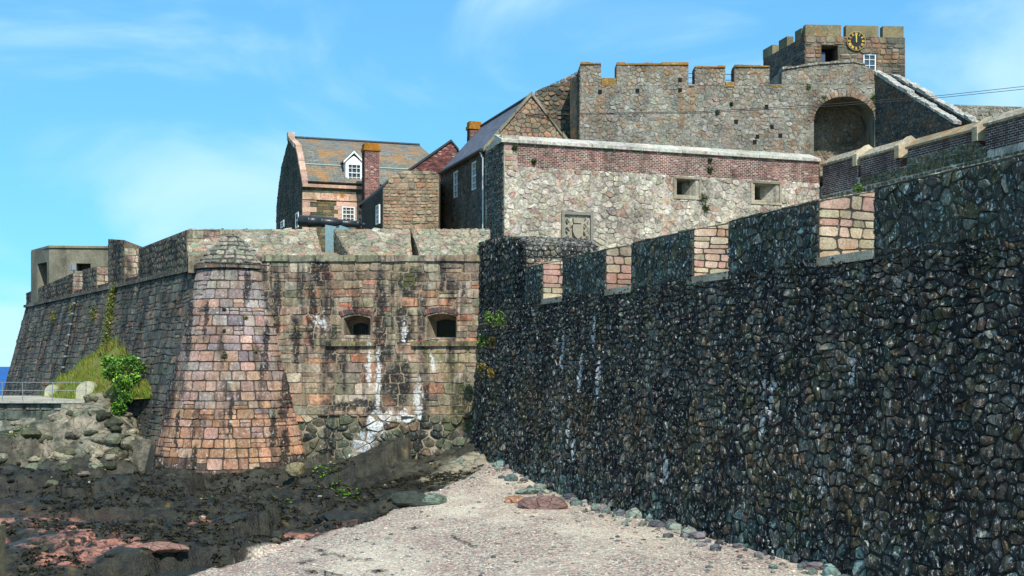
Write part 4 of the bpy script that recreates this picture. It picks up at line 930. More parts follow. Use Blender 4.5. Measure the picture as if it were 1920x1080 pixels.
for (xa, xb, yt) in mers:
    q = KP.poly([(xa, 159), (xb, 159), (xb, yt), (xa, yt)]); mm = MB(); mm.prism(KP, q, 0, -1.1, lin(140, 132, 112)); mm.build('merlon', M['mortar'], ke)
    ms.lay(KP, rubble(q[0][0], q[1][0], q[0][1] - .05, q[2][1] - .02, .32, .26, .46, .25), P_KEEP, .024, .016, .2, .02, .9, 1.)
    coping(None, [KP.p(q[3][0], q[3][1], .1), KP.p(q[2][0], q[2][1], .1)], A([0, 1.3, 0]), .13, .6, M['lichen_cap'], 'coping_stone', ke, lin(150, 118, 66))
    CPn = Panel(KP.p(q[0][0], 0, -1.1), A([0.03, -1., 0])); ms.lay(CPn, coursed(0, 1.1, q[0][1], q[2][1], (.2, .3), (.3, .5)), P_BRICK, .02, .02, .1)
for xa, xb in ((1127, 1156), (1291, 1303), (1360, 1377), (1443, 1466)):
    q = KP.poly([(xa, 157.5), (xb, 157.5)]); dz = {1127: 152, 1291: 160, 1360: 153, 1443: 157}[xa]
    coping(None, [KP.p(q[0][0] + .02, kz(160), .06), KP.p(q[1][0] - .02, kz(160), .06)], A([0, 1.2, 0]), kz(dz) - kz(160) + .12, .6, M['lichen_cap'], 'embrasure_sill', ke, lin(140, 112, 62))
hc = [KP.p(*kp(x, y), .12) for x, y in ((1466, 131), (1535, 121), (1600, 117), (1622, 122))]
coping(None, hc, A([0, 1.4, 0]), .14, .7, M['cap'], 'coping_stone', ke, lin(130, 122, 104))
ms.finish(ke, M['keep'], minpx=75)
# arch ring
n = 25
for k in range(n):
    q = []
    for a, o in ((k / n, 0), ((k + 1) / n, 0), ((k + 1) / n, 1), (k / n, 1)):
        th = math.pi * (1 - a); q.append(kp(axc + (axr - 1 + o * 13) * math.cos(th), asp - (asp - atop - 1 + o * 13) * math.sin(th)))
    m2 = Masonry(); m2.lay(KP, [q], [(2, lin(150, 128, 108)), (1, lin(134, 118, 104))], .09, .03, 0, .1, .92)
    for px, V, Fc, c in m2.items: mesh_obj('voussoir', V, Fc, M['keep'], ke, [c] * len(V))
# putlog holes as black blocks and corner ruins on the left
rw = thing('ruined_round_wall', 'dark broken round wall beside the upper curtain wall, above slate roof', 'ruin', at(1045, 300, 87))
q = Panel((0, 88., 0), (1, 0, 0)); pol = q.poly([(1003, 330), (1095, 330), (1095, 128), (1072, 148), (1062, 153), (1040, 158), (1018, 164), (1003, 172)])
mm = MB(); mm.prism(q, pol, 0, -3, lin(110, 102, 84)); mm.build('wall_core', M['mortar'], rw)
ms = Masonry(); ms.lay(q, within(rubble(pol[0][0], pol[1][0], q.px(1040, 280)[1], q.px(1040, 125)[1], .42, .34), pol[:2] + [pol[2]] + [pol[-1]]), P_TOWER, .06, .04, .24, .03, .8, .8)
side = Panel(KP.p(u0, 0, 0), A([.02, -1, 0])); 
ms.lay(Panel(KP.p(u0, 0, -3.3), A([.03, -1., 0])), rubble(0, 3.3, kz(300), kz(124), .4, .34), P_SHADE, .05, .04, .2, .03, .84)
tb_ = MB(); V = [at(1070, 320, 86.2), at(1088, 320, 85.3), at(1088, 140, 85.3), at(1068, 148, 86.2)]
tb_.add(V + [v + A([.3, 2.5, 0]) for v in V], [(0, 1, 2, 3), (7, 6, 5, 4), (1, 0, 4, 5), (2, 1, 5, 6), (3, 2, 6, 7), (0, 3, 7, 4)], lin(80, 78, 70)); tb_.build('buttress', M['tower'], rw)
ms.finish(rw, M['tower'])
hr = thing('battlement_railing', 'thin iron safety rails in the gaps of the upper battlements', 'railing', KP.p(kp(1210, 152)[0], kz(158), -.4))
m_ = None
for xa, xb, ys in ((1126, 1157, (145,)), (1290, 1304, (133, 141, 151)), (1359, 1378, (134, 145))):
    for y in ys: m_ = MB(); m_.tube([KP.p(kp(xa, y)[0], kz(y), -.4), KP.p(kp(xb, y)[0], kz(y), -.4)], .025, 5); m_.build('rail', M['wire'], hr)
# weeds rooted in the curtain wall
def leafcloud(name, mat, parent, centres, n, size, cols, kind=None, up=0.):
    mb = MB(); 
    for _ in range(n):
        c, r = R.choice(centres); d = Vector((R.gauss(0, 1), R.gauss(0, 1), R.gauss(0, 1))).normalized() * (R.random() ** .45); p = A([c[0] + d.x * r[0], c[1] + d.y * r[1], c[2] + d.z * r[2]])
        a = A([R.gauss(0, 1), R.gauss(0, 1), R.gauss(0, 1) + up]); a /= np.linalg.norm(a) + 1e-6; b = np.cross(a, A([R.gauss(0, 1), R.gauss(0, 1), R.gauss(0, 1)])); b /= np.linalg.norm(b) + 1e-6; s_ = size * R.uniform(.6, 1.4)
        mb.add([p - a * s_, p + b * s_ * .45, p + a * s_, p - b * s_ * .45], [(0, 1, 2, 3)], jitcol(R.choice(cols), .25))
    return mb.build(name, mat, parent, kind=kind)
LEAF = [lin(62, 92, 28), lin(84, 116, 36), lin(48, 74, 26), lin(100, 128, 44)]
def wallplant(label, P, r, n, size=.07, cols=LEAF, group=None):
    e = thing('wall_plant', label, 'plant', P, group)
    leafcloud('leaves', M['leaf'], e, [(A(P), A(r) if hasattr(r, '__len__') else A([r, r * .6, r]))], n, size, cols); s_ = MB(); s_.tube([A(P) + A([0, .25, -.02]), A(P) + A([0, 0, 0]), A(P) + A([.02, -.1, .1])], .012, 5); s_.build('stem', M['leaf'], e); return e
for x, y, r, lb in ((1516, 159, .17, 'small green tuft above left haunch of the great arch'), (1544, 180, .16, 'green tuft at upper left of the arch ring'), (1638, 177, .2, 'upper green tuft right of the great arch'), (1639, 186, .2, 'second green tuft right of the great arch'), (1648, 200, .24, 'lower green tuft beside arch and stair wall'), (1651, 229, .2, 'lowest small tuft right of the great arch'), (1371, 193, .15, 'dark tuft on curtain wall below third merlon'), (1345, 208, .18, 'dark round tuft near cable on the curtain wall')):
    wallplant(lb, KP.p(kp(x, y)[0], kz(y), .08), r, 70, .07, LEAF if x > 1400 else [lin(52, 52, 26), lin(66, 62, 30)])
for x, y in ((1447, 238), (1420, 256), (1463, 254), (1415, 266), (1125, 172), (1195, 170), (1275, 150), (1275, 169), (1437, 200), (1380, 228)):
    c_ = MB(); uu, vv = kp(x, y); c_.box(KP, uu - .13, uu + .13, vv - .13, vv + .13, .062, -.05, (.01, .01, .01)); c_.build('putlog_dark_patch', M['black'], ke)  # black blocks paint the dark inside small wall holes

# ------------------------------------------------------------------ stair running down from the curtain towards us
sr = thing('flanking_stair', 'steep stair between two sloping white-coped walls below clock tower', 'stair', at(1720, 300, 80))
DS = A([.3216, -.947, 0]); S0 = KP.p(kp(1641, 134)[0], 0, -.1); S0[2] = 0
for k, (off, zs, ze, L) in enumerate(((0., kz(131), 20.35, 8.3), (1.55, kz(134), 19.9, 9.2))):
    O = S0 + D2 * off; SPn = Panel(O, DS); mm = MB(); mm.prism(SPn, [(-.2, 12), (L, 12), (L, ze), (-.2, zs)], 0, -.42, lin(84, 84, 80)); mm.build('stair_wall', M['render'], sr)
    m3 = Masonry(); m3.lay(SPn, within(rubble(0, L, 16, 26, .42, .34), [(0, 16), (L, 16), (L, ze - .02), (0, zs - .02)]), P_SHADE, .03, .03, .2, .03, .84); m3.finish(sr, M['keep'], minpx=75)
    coping(None, [O + DS * -.1 + UP * zs - D2 * .1, O + DS * (L + .15) + UP * ze - D2 * .1], D2 * .62, .2, .55, M['cap'], 'coping_stone', sr, lin(158, 154, 144))
for k in range(17):
    f = k / 17; m_ = MB(); O = S0 + D2 * .43; m_.box(Panel(O, DS), 8.2 * f, 8.2 * (f + 1 / 17), 14, kz(131) - 1.1 - (kz(131) - 20.35) * f, 0, -1.1, lin(110, 106, 96)); m_.build('step', M['concrete'], sr)
fr_ = thing('far_rubble_wall', 'pale distant rubble wall on the skyline at far right', 'wall', at(1860, 240, 95))
q = Panel((0, 95., 0), (1, 0, 0)); pol = q.poly([(1780, 330), (2150, 330), (2150, 205), (1910, 200), (1790, 196)]); mm = MB(); mm.prism(q, pol, 0, -1, lin(150, 144, 130)); mm.build('wall_core', M['mortar'], fr_)
ms = Masonry(); ms.lay(q, within(rubble(pol[0][0], pol[1][0] - 5, q.px(1800, 260)[1], q.px(1800, 196)[1], .4, .3), pol), P_KEEP, .04, .03, .2, .03, .84); ms.finish(fr_, M['rubble'])

# ------------------------------------------------------------------ clock tower
ct = thing('clock_tower', 'battlemented stone clock tower with black and gold clock dial', 'tower', at(1600, 200, 92))
co = at(1510, 300, 90.); co[2] = 0; UF = A([1, .07, 0]) / math.hypot(1, .07); DL = A([-.236, .972, 0]); CF = Panel(co, UF); CL = Panel(co, -DL)
wu = CF.px(1697, 100)[0]; zt = CF.px(1510, 67)[1]; zm = CF.px(1510, 46)[1]
far = co + DL * 7.1; b4 = [co, co + UF * wu, co + UF * wu + DL * 7.1, far]
mm = MB(); mm.add([p + UP * 16 for p in b4] + [p + UP * zt for p in b4], [(0, 1, 5, 4), (1, 2, 6, 5), (2, 3, 7, 6), (3, 0, 4, 7), (4, 5, 6, 7), (3, 2, 1, 0)], lin(118, 110, 94)); core = mm.build('wall_core', M['mortar'], ct)
cuts = []; rects = []
for x0, x1, y0, y1 in ((1540, 1571, 85, 118), (1619, 1643, 101, 133)):
    a, b = CF.px(x0, y1); c, d = CF.px(x1, y0); m_ = MB(); m_.box(CF, a, c, b, d, .3, -1.4 if x0 < 1600 else -.25); cuts.append(m_); rects.append((a, c, b, d))
cut(core, cuts)
ms = Masonry(); st = holes(coursed(0, wu, CF.px(1510, 190)[1], zt, (.26, .46), (.35, .8), .03, .3), rects); ms.lay(CF, st, P_TOWER, .04, .03, .18, .03, .86, .6)
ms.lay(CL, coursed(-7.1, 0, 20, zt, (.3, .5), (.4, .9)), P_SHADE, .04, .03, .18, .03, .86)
LC = lin(126, 116, 88)
for xa, xb in ((1510, 1577), (1586, 1647), (1655, 1694)):
    a = CF.px(xa, 60)[0]; b = CF.px(xb, 60)[0]; m_ = MB(); m_.box(CF, a, b, zt - .03, zm, .03, -.55, LC); m_.build('merlon', M['lichen_cap'] if xa < 1540 else M['concrete'], ct)
for k, (s0, s1) in enumerate(((.56, 1.6), (2.9, 4.3), (5.4, 7.1))):
    m_ = MB(); m_.box(CL, -s1, -s0, zt - .03, zm - .1, .03, -.5, LC); m_.build('merlon', M['concrete'], ct)
ms.finish(ct, M['tower'], minpx=60)
a, c, b, d = rects[0]; m_ = MB(); m_.box(CF, a, c, b, d, -1.3, -1.38); m_.build('doorway_dark_sheet', M['black'], ct); m_ = MB(); m_.box(CF, a + .05, a + .45, b, d - .4, -.5, -.58, lin(60, 80, 120)); m_.build('door_leaf', plain_mat('blue_grey_door', lin(62, 78, 110), .6), ct)  # black sheet paints the dark inside the doorway
sash(CF, 1619, 1643, 101, 133, 2, 3, ct, -.1, .09)
cu, cv = CF.px(1604, 78); cr = 17.5 / F * 90.4
ck = MB(); ck.tube([CF.p(cu, cv, .0), CF.p(cu, cv, .16)], cr, 40); ck = ck.build('clock_dial', M['clockblack'], ct)
m_ = MB(); pth = [CF.p(cu + cr * math.cos(2 * math.pi * k / 40), cv + cr * math.sin(2 * math.pi * k / 40), .16) for k in range(41)]; m_.tube(pth, .014, 5); m_.build('rim', M['gold'], ck)
NUM = ['XII', 'I', 'II', 'III', 'IIII', 'V', 'VI', 'VII', 'VIII', 'IX', 'X', 'XI']
for k, s_ in enumerate(NUM):
    a = math.pi / 2 - k * math.pi / 6; rad = A([math.cos(a), math.sin(a)]); tan = A([math.sin(a), -math.cos(a)]); m_ = MB()
    wd = {'I': .05, 'V': .1, 'X': .1}; tot = sum(wd[ch] for ch in s_); x = -tot / 2
    def bar(x0, y0, x1, y1, w=.022):
        p0 = tan * x0 + rad * (cr * .76 + y0); p1 = tan * x1 + rad * (cr * .76 + y1); m_.tube([CF.p(cu + p0[0], cv + p0[1], .17), CF.p(cu + p1[0], cv + p1[1], .17)], w, 4)
    for ch in s_:
        w = wd[ch]; xc = x + w / 2; H = .1
        if ch == 'I': bar(xc, -H, xc, H)
        elif ch == 'V': bar(xc, -H, xc - w * .35, H); bar(xc, -H, xc + w * .35, H)
        else: bar(xc - w * .38, -H, xc + w * .38, H); bar(xc + w * .38, -H, xc - w * .38, H)
        x += w
    m_.build('numeral', M['gold'], ck)
for nm, an, L, w in (('hour_hand', 90.5, .62, .045), ('minute_hand', 95, .86, .032)):
    a = math.radians(an); m_ = MB(); dr = A([math.cos(a), math.sin(a)]); m_.tube([CF.p(cu - dr[0] * cr * .15, cv - dr[1] * cr * .15, .2), CF.p(cu + dr[0] * cr * L * .6, cv + dr[1] * cr * L * .6, .2), CF.p(cu + dr[0] * cr * L, cv + dr[1] * cr * L, .2)], [w, w * 1.2, .01], 6); m_.build(nm, M['gold'], ck)

# ------------------------------------------------------------------ slate-roofed house against the battery block
h1 = thing('slate_roofed_house', 'house with shade-toned side wall, blue slate roof and stone gable beside battery', 'house', (-1.5, 72, 10.4))
ho = A([-1.46, 69.2, 0]); HF = Panel(ho, D2); HL = Panel(ho, -D1); EZ = 17.3; AZ = 20.42; HWd = 5.4; HD = 9.6
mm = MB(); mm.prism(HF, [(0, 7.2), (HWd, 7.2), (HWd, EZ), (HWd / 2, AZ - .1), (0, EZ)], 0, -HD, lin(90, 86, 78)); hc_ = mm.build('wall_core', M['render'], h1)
wins = [(852, 859, 318, 373), (886, 893, 300, 358)]; cuts = []
for x0, x1, y0, y1 in wins:
    a, b = HL.px(x0 - 3, y1); c, d = HL.px(x1, y0); m_ = MB(); m_.box(HL, a, c, b, d, .3, -.22); cuts.append(m_)
cut(hc_, cuts)
ms = Masonry(); rr = []
for x0, x1, y0, y1 in wins: a, b = HL.px(x0 - 3, y1); c, d = HL.px(x1, y0); rr.append((a, c, b, d))
ms.lay(HL, holes(rubble(-HD, 0, 9.5, EZ - .1, .42, .34), rr), P_SHADE, .03, .035, .2, .03, .84)  # side wall stones coloured dark to carry its shade
ms.lay(HF, within(rubble(0, HWd, EZ - 1.5, AZ, .34, .26, .46, .25), [(0, EZ - 1.5), (HWd, EZ - 1.5), (HWd, EZ), (HWd / 2, AZ - .1), (0, EZ)]), P_HOUSE, .022, .016, .2, .02, .9); ms.finish(h1, M['house'], minpx=60)
for (x0, x1, y0, y1) in wins: sash(HL, x0 - 3, x1, y0, y1, 2, 4, h1, -.1, .08)
e0 = HL.p(-HD, EZ - .12, .22); e1 = HL.p(.0, EZ - .12, .22); r1 = HF.p(HWd / 2, AZ, 0); r0 = HF.p(HWd / 2, AZ, -HD)
roof('roof', [e0, e1, r1, r0], M['slate2'], h1); f0 = HF.p(HWd + .15, EZ - .1, 0); f1 = HF.p(HWd + .15, EZ - .1, -HD); roof('roof', [f0, f1, r0, r1], M['slate2'], h1)
for a, b in ((HF.p(-.2, EZ - .25, .12), HF.p(HWd / 2, AZ + .02, .12)), (HF.p(HWd / 2, AZ + .02, .12), HF.p(HWd + .1, EZ - .15, .12))): coping(None, [a, b], HF.N * -.42, .2, 1.4, M['concrete'], 'verge_coping', h1, lin(130, 124, 106))
m_ = MB(); m_.tube([r0 + UP * .06, r1 + UP * .06], .09, 6); m_.build('ridge_tile', M['lead'], h1)
m_ = MB(); m_.tube([e0 + HL.N * .08, e1 + HL.N * .08], .09, 6); m_.build('gutter', M['darkpipe'], h1)
m_ = MB(); gp = HL.px(909, 290); m_.tube([HL.p(gp[0] - .05, EZ - .2, .26), HL.p(gp[0], EZ - .6, .1), HL.p(gp[0], 10.4, .1)], .06, 6); m_.build('down_pipe', M['pipe'], h1)
def chimney(parent, P, wu_, wd_, z0, z1, ax=D2, capc=lin(170, 116, 40), name='chimney'):
    q = Panel(A([P[0], P[1], 0]), ax); c_ = MB(); c_.box(q, 0, wu_, z0, z1, 0, -wd_, lin(150, 130, 118)); ch = c_.build(name, M['mortar'], parent); m3 = Masonry()
    m3.lay(q, bricks(0, wu_, z0, z1 - .5, .25, .09), P_BRICK, .012, .026, 0, .02, .95); dd = np.cross(UP, q.U); m3.lay(Panel(q.p(0, 0, -wd_), -dd if np.dot(-dd, q.N) > 0 else dd), bricks(0, wd_, z0, z1 - .5, .225, .075), P_SHADE_BRICK, .02, .012, 0, .02, .95); m3.finish(ch, M['brick'], 'brick', 'brick_courses', minpx=95)
    c_ = MB(); c_.box(q, -.08, wu_ + .08, z1 - .5, z1 - .28, .08, -wd_ - .08, capc); c_.box(q, -.02, wu_ + .02, z1 - .279, z1, .02, -wd_ - .02, capc); c_.build('chimney_cap', M['lichen_cap'], ch); return ch
pc = at(881, 250, 79.2); chimney(h1, pc, .75, .6, 17.5, CZ + (HY - 227) / F * 79.2)

# ------------------------------------------------------------------ stone lean-to with brick gable behind
h2 = thing('stone_lean_to', 'small stone outbuilding with brick gable between the two houses', 'outbuilding', at(760, 450, 76))
LO = at(718, 500, 74.); LO[2] = 0; LF = Panel(LO, (1, .03, 0)); LL = Panel(LO, -D1)
pol = LF.poly([(718, 445), (822, 445), (823, 327), (806, 320), (757, 320), (735, 330), (718, 352)]); 
mm = MB(); mm.prism(LF, pol, 0, -6, lin(140, 128, 108)); mm.build('wall_core', M['mortar'], h2, base=True)
ms = Masonry(); ms.lay(LF, within(coursed(pol[0][0], pol[1][0], pol[0][1], LF.px(760, 316)[1], (.15, .3), (.22, .6), .04, .2), pol), P_HOUSE, .04, .03, .2, .03, .84, .5); ms.finish(h2, M['house'], minpx=60)
gpan = Panel(at(735, 500, 80.3) * A([1, 1, 0]), (1, .03, 0)); pol = gpan.poly([(676, 445), (857, 445), (857, 282), (846, 268), (678, 384)])
mm = MB(); mm.prism(gpan, pol, 0, -5, lin(120, 90, 84)); mm.build('gable_core', M['mortar'], h2, base=True)
m3 = Masonry(); m3.lay(gpan, within(bricks(pol[0][0] + 2, pol[1][0], gpan.px(740, 345)[1], gpan.px(846, 267)[1], .235, .08), pol), P_BRICK, .02, .012, 0, .02, .95); m3.finish(h2, M['brick'], 'brick', 'brick_courses', minpx=95)
for (a, b) in (((672, 387), (846, 266)), ((846, 266), (860, 283))):
    p = gpan.p(*gpan.px(*a), .1); q = gpan.p(*gpan.px(*b), .1); m_ = MB(); V = [p, q, q + A([0, 5.3, 0]), p + A([0, 5.3, 0])]; m_.add(V + [v + UP * .16 for v in V], [(3, 2, 1, 0), (4, 5, 6, 7), (0, 1, 5, 4), (1, 2, 6, 5), (2, 3, 7, 6), (3, 0, 4, 7)]); m_.build('verge', M['lead'], h2)
# shaded side wall with eave
p0, p1 = LF.px(718, 352), None
m_ = MB(); V = [at(678, 384, 80.2), at(719, 351, 73.9), at(728, 340, 73.9), at(690, 374, 80.2)]; m_.add(V + [v + UP * .12 for v in V], [(3, 2, 1, 0), (4, 5, 6, 7), (0, 1, 5, 4), (1, 2, 6, 5), (2, 3, 7, 6), (3, 0, 4, 7)]); m_.build('eave', M['lead'], h2)
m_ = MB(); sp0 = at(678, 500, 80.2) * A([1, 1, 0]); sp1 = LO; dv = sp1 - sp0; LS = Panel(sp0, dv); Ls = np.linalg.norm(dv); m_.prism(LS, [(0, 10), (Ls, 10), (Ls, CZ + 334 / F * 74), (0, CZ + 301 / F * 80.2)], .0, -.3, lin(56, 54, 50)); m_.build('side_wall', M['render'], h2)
sash(LS, 707, 713, 383, 422, 2, 4, h2, .03, .06)
# ------------------------------------------------------------------ big gambrel house
h3 = thing('gambrel_house', 'large gambrel house with lichened slate roof, white dormer and pink quoins', 'house', (-12, 90, 10.4))
go = A([-14.66, 86., 0]); GF = Panel(go, D2); GL = Panel(go, -D1); GLn = GF.px(830, 345)[0]
half = [(0, 17.75), (1.33, 19.27), (2.96, 20.62), (6.65, 22.07)]
prof = [(0, 9.5)] + half + [(13.3 - s, z) for s, z in half[-2::-1]] + [(13.3, 9.5)]
mm = MB(); mm.prism(GL, [(-s, z) for s, z in prof], 0, -GLn, lin(90, 90, 76)); mm.build('wall_core', M['render'], h3)
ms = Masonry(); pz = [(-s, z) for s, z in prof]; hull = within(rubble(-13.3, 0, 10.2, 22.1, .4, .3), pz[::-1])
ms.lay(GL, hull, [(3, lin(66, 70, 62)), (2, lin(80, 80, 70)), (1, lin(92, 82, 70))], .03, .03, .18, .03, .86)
wr = []
a, b = GF.px(641, 416); c, d = GF.px(665, 388); wr.append((a - .2, c + .2, b - .1, d + .3))
zs1 = GF.px(600, 375)[1]; zs0 = GF.px(600, 362)[1]; ze = GF.px(600, 352)[1]
ms.lay(GF, holes(coursed(.5, GLn, 10.3, zs1, (.16, .26), (.4, .9), .01, .1), wr), P_GREEN, .02, .02, .1, .02, .93); ms.lay(GF, coursed(.5, GLn, zs0, ze, (.16, .24), (.4, .9), .01, .1), P_GREEN, .02, .02, .1, .02, .93)
ms.finish(h3, M['house'], minpx=60)
def strip(pan, u0, u1, v0, v1, d, n, mat, name, parent, pal):
    u = u0
    while u < u1 - .05: w = min(n * R.uniform(.8, 1.2), u1 - u); m_ = MB(); m_.box(pan, u + .006, u + w - .006, v0, v1, d + R.uniform(-.01, .01), -.1, pick(pal)); m_.build(name, mat, parent); u += w
strip(GF, -.05, GLn, zs1, zs0, .12, 1.1, M['lichen_cap'], 'string_course_stone', h3, P_PINK); strip(GF, -.05, GLn, ze, ze + .22, .2, 1.0, M['dressed'], 'eaves_stone', h3, P_PINK)
z = 10.4; k = 0
while z < zs1 - .1:
    h = min(.36, zs1 - z); m_ = MB(); m_.box(GF, -.04, .95 if k % 2 else .5, z + .005, z + h - .005, .06, -.2, pick(P_PINK)); m_.build('quoin', M['dressed'], h3); z += h; k += 1
a, b = GF.px(641, 416); c, d = GF.px(665, 388)
for j in range(4):
    for s_ in (-1, 1):
        m_ = MB(); w = .55 if j % 2 else .28; x0, x1 = ((a - w, a - .01) if s_ < 0 else (c + .01, c + w)); m_.box(GF, x0, x1, b + (d - b) * j / 4 + .005, b + (d - b) * (j + 1) / 4 - .005, .05, -.15, pick(P_PINK)); m_.build('window_jamb', M['dressed'], h3)
m_ = MB(); m_.box(GF, a - .4, c + .4, d + .005, d + .32, .06, -.15, pick(P_PINK)); m_.build('lintel', M['dressed'], h3); m_ = MB(); m_.box(GF, a - .3, c + .3, b - .14, b - .005, .1, -.15, pick(P_PINK)); m_.build('window_sill', M['dressed'], h3)
sash(GF, 641, 665, 388, 416, 3, 4, h3, .0, .08)
for (s0, z0), (s1, z1) in ((half[0], half[1]), (half[1], half[2]), (half[2], half[3])):
    off = UP * .1; P = lambda s, z, u: GF.p(u, z, -s) + off
    roof('roof', [P(s0 - (.12 if s0 == 0 else 0), z0 + (.12 if s0 == 0 else 0), .25), P(s0 - (.12 if s0 == 0 else 0), z0 + (.12 if s0 == 0 else 0), GLn), P(s1, z1, GLn), P(s1, z1, .25)], M['slate'], h3)
    coping(None, [GF.p(-.08, z0, -s0 + .1), GF.p(-.08, z1, -s1 + .1)], D2 * .42, .3, .9, M['dressed'], 'verge_coping', h3, lin(176, 148, 128))
m_ = MB(); m_.tube([GF.p(.2, 19.38, -1.3), GF.p(GLn, 19.38, -1.3)], .06, 5); m_.build('roof_flashing', plain_mat('pale_lead', lin(150, 165, 150), .5), h3)
nr = 22
for k in range(nr): m_ = MB(); m_.tube([GF.p(.3 + (GLn - .3) * k / nr + .02, 22.2, -6.65), GF.p(.3 + (GLn - .3) * (k + 1) / nr - .02, 22.2, -6.65)], .13, 6); m_.build('ridge_tile', M['lead'], h3)
m_ = MB(); ap_ = GF.p(.1, 22.1, -6.55); m_.box(Panel(ap_ * A([1, 1, 0]), D2), -.2, .3, 22.0, 22.55, .2, -.4, lin(210, 190, 176)); m_.build('apex_stone', M['dressed'], h3)
# dormer
dm = MB(); Dp = Panel(GF.p(0, 0, -.35), D2); a, b = Dp.px(648, 343); c, d = Dp.px(679, 304); mid_ = (a + c) / 2; tp = Dp.px(660, 288)[1]
dm.prism(Dp, [(a, b), (c, b), (c, d), (mid_, tp - .15), (a, d)], 0, -2.6, (.78, .79, .78)); dm = dm.build('dormer', M['white'], h3)
for s_ in (-1, 1):
    x = (a - .16) if s_ < 0 else (c + .16); P0 = Dp.p(x, d - .14, .12); P1 = Dp.p(mid_, tp + .04, .12); m_ = MB(); V = [P0, P1, P1 + UP * .16, P0 + UP * .16]; m_.add(V + [v - Dp.N * .12 for v in V], [(0, 1, 2, 3), (7, 6, 5, 4), (1, 0, 4, 5), (2, 1, 5, 6), (3, 2, 6, 7), (0, 3, 7, 4)]); m_.build('bargeboard', M['white'], dm)
    Q0, Q1 = P0 - Dp.N * .14 + UP * .17, P1 - Dp.N * .14 + UP * .17; m_ = MB(); V = [Q0, Q1, Q1 - Dp.N * 2.6, Q0 - Dp.N * 2.6]; m_.add(V + [v - UP * .1 for v in V], [(0, 1, 2, 3), (7, 6, 5, 4), (1, 0, 4, 5), (2, 1, 5, 6), (3, 2, 6, 7), (0, 3, 7, 4)]); m_.build('dormer_roof', M['lead'], dm)
sash(Dp, 651, 677, 308, 341, 3, 4, dm, .05, .09)
chimney(h3, at(684, 400, 84.5), 1.03, .9, 14.5, CZ + (HY - 268) / F * 84.5)
# two small openings low on the shaded gable
for x0, x1, y0, y1 in ((528, 534, 412, 429), (556, 561, 397, 429)):
    sash(GL, x0, x1, y0, y1, 1, 2, h3, .03, .1)

# ------------------------------------------------------------------ cannon on its carriage
cg = thing('cannon', 'black iron cannon barrel pointing right on a pale grey carriage', 'cannon', at(628, 445, 65.5))
c0 = at(561, 414, 65.5); c1 = at(683, 421, 65.); dr = (c1 - c0); Lc = np.linalg.norm(dr); dr /= Lc
b_ = MB(); pr = [(-.01, .05), (.0, .27), (.06, .31), (.5, .305), (.52, .33), (.6, .33), (.62, .29), (1.2, .27), (1.22, .29), (1.3, .29), (1.32, .255), (2.3, .2), (2.32, .215), (2.4, .215), (2.42, .195), (2.95, .175), (3.1, .215), (3.2, .22), (3.22, .13), (3.25, .1)]
b_.tube([c0 + dr * s * Lc / 3.45 for s, r in pr], [r for s, r in pr], 20); b_.build('barrel', M['iron'], cg, True)
k_ = MB(); k_.tube([c1 - dr * .2, c1 - dr * .12, c1 - dr * .03, c1 + dr * .06], [.05, .05, .1, .04], 10); k_.build('muzzle_plug', M['iron'], cg, True)
k_ = MB(); k_.tube([c0 - dr * .02, c0 + dr * .03], [.25, .285], 20); k_.build('breech_sun_edge', M['pipe'], cg, True)  # white ring paints the sunlit edge of the breech face
Pc = Panel((0, 65.3, 0), (1, 0, 0))
for dy in (.42, -.28):
    k_ = MB(); pol = Pc.poly([(612, 448), (640, 448), (668, 437), (652, 428), (640, 424), (630, 426), (612, 423)]); z0 = 10.4; pol[0] = (pol[0][0], z0); pol[1] = (pol[1][0], z0); k_.prism(Pc, pol, dy, dy - .12); k_.build('carriage_cheek', M['carriage'], cg)
k_ = MB(); k_.tube([at(634, 417, 64.7), at(634, 417, 66.1)], .09, 10); k_.build('trunnion', M['iron'], cg)

# ------------------------------------------------------------------ concrete gun shelter on the far left
pb = thing('concrete_lookout', 'grey concrete lookout box with dark openings behind the parapet', 'bunker', at(130, 540, 92))
bo_ = at(92, 600, 91.); bo_[2] = 0; BF = Panel(bo_, (1, .12, 0)); BL = Panel(bo_, A([.78, -1, 0])); zb = BF.px(92, 464)[1]; wu = BF.px(204, 480)[0]; dl = A([-.78, 1, 0]) / math.hypot(.78, 1)
b4 = [bo_, bo_ + BF.U * wu, bo_ + BF.U * wu + dl * 4.4, bo_ + dl * 4.4]; mm = MB(); mm.add([p + UP * 9.6 for p in b4] + [p + UP * zb for p in b4], [(0, 1, 5, 4), (1, 2, 6, 5), (2, 3, 7, 6), (3, 0, 4, 7), (4, 5, 6, 7), (3, 2, 1, 0)], lin(122, 118, 102)); core = mm.build('concrete_shell', M['concrete'], pb)
c1_ = MB(); a, b = BF.px(143, 508); c, d = BF.px(170, 494); c1_.box(BF, a, c, b, d, .3, -1.6); c2_ = MB(); a, b = BL.px(70, 545); c, d = BL.px(88, 491); c2_.box(BL, a, c, 10.4, d, .3, -1.8); cut(core, [c1_, c2_])
m_ = MB(); m_.add([p + UP * (zb - .02) + (BF.N * .12 if i < 2 else BF.N * -.1) for i, p in enumerate(b4)] + [p + UP * (zb + .14) + (BF.N * .12 if i < 2 else BF.N * -.1) for i, p in enumerate(b4)], [(0, 1, 5, 4), (1, 2, 6, 5), (2, 3, 7, 6), (3, 0, 4, 7), (4, 5, 6, 7), (3, 2, 1, 0)], lin(132, 122, 98)); m_.build('roof_slab', M['concrete'], pb)
fl = thing('floodlight', 'small grey floodlight on the low left parapet', 'floodlight', PV.p(PV.px(130, 514)[0], PV.px(130, 512)[1], -.3))
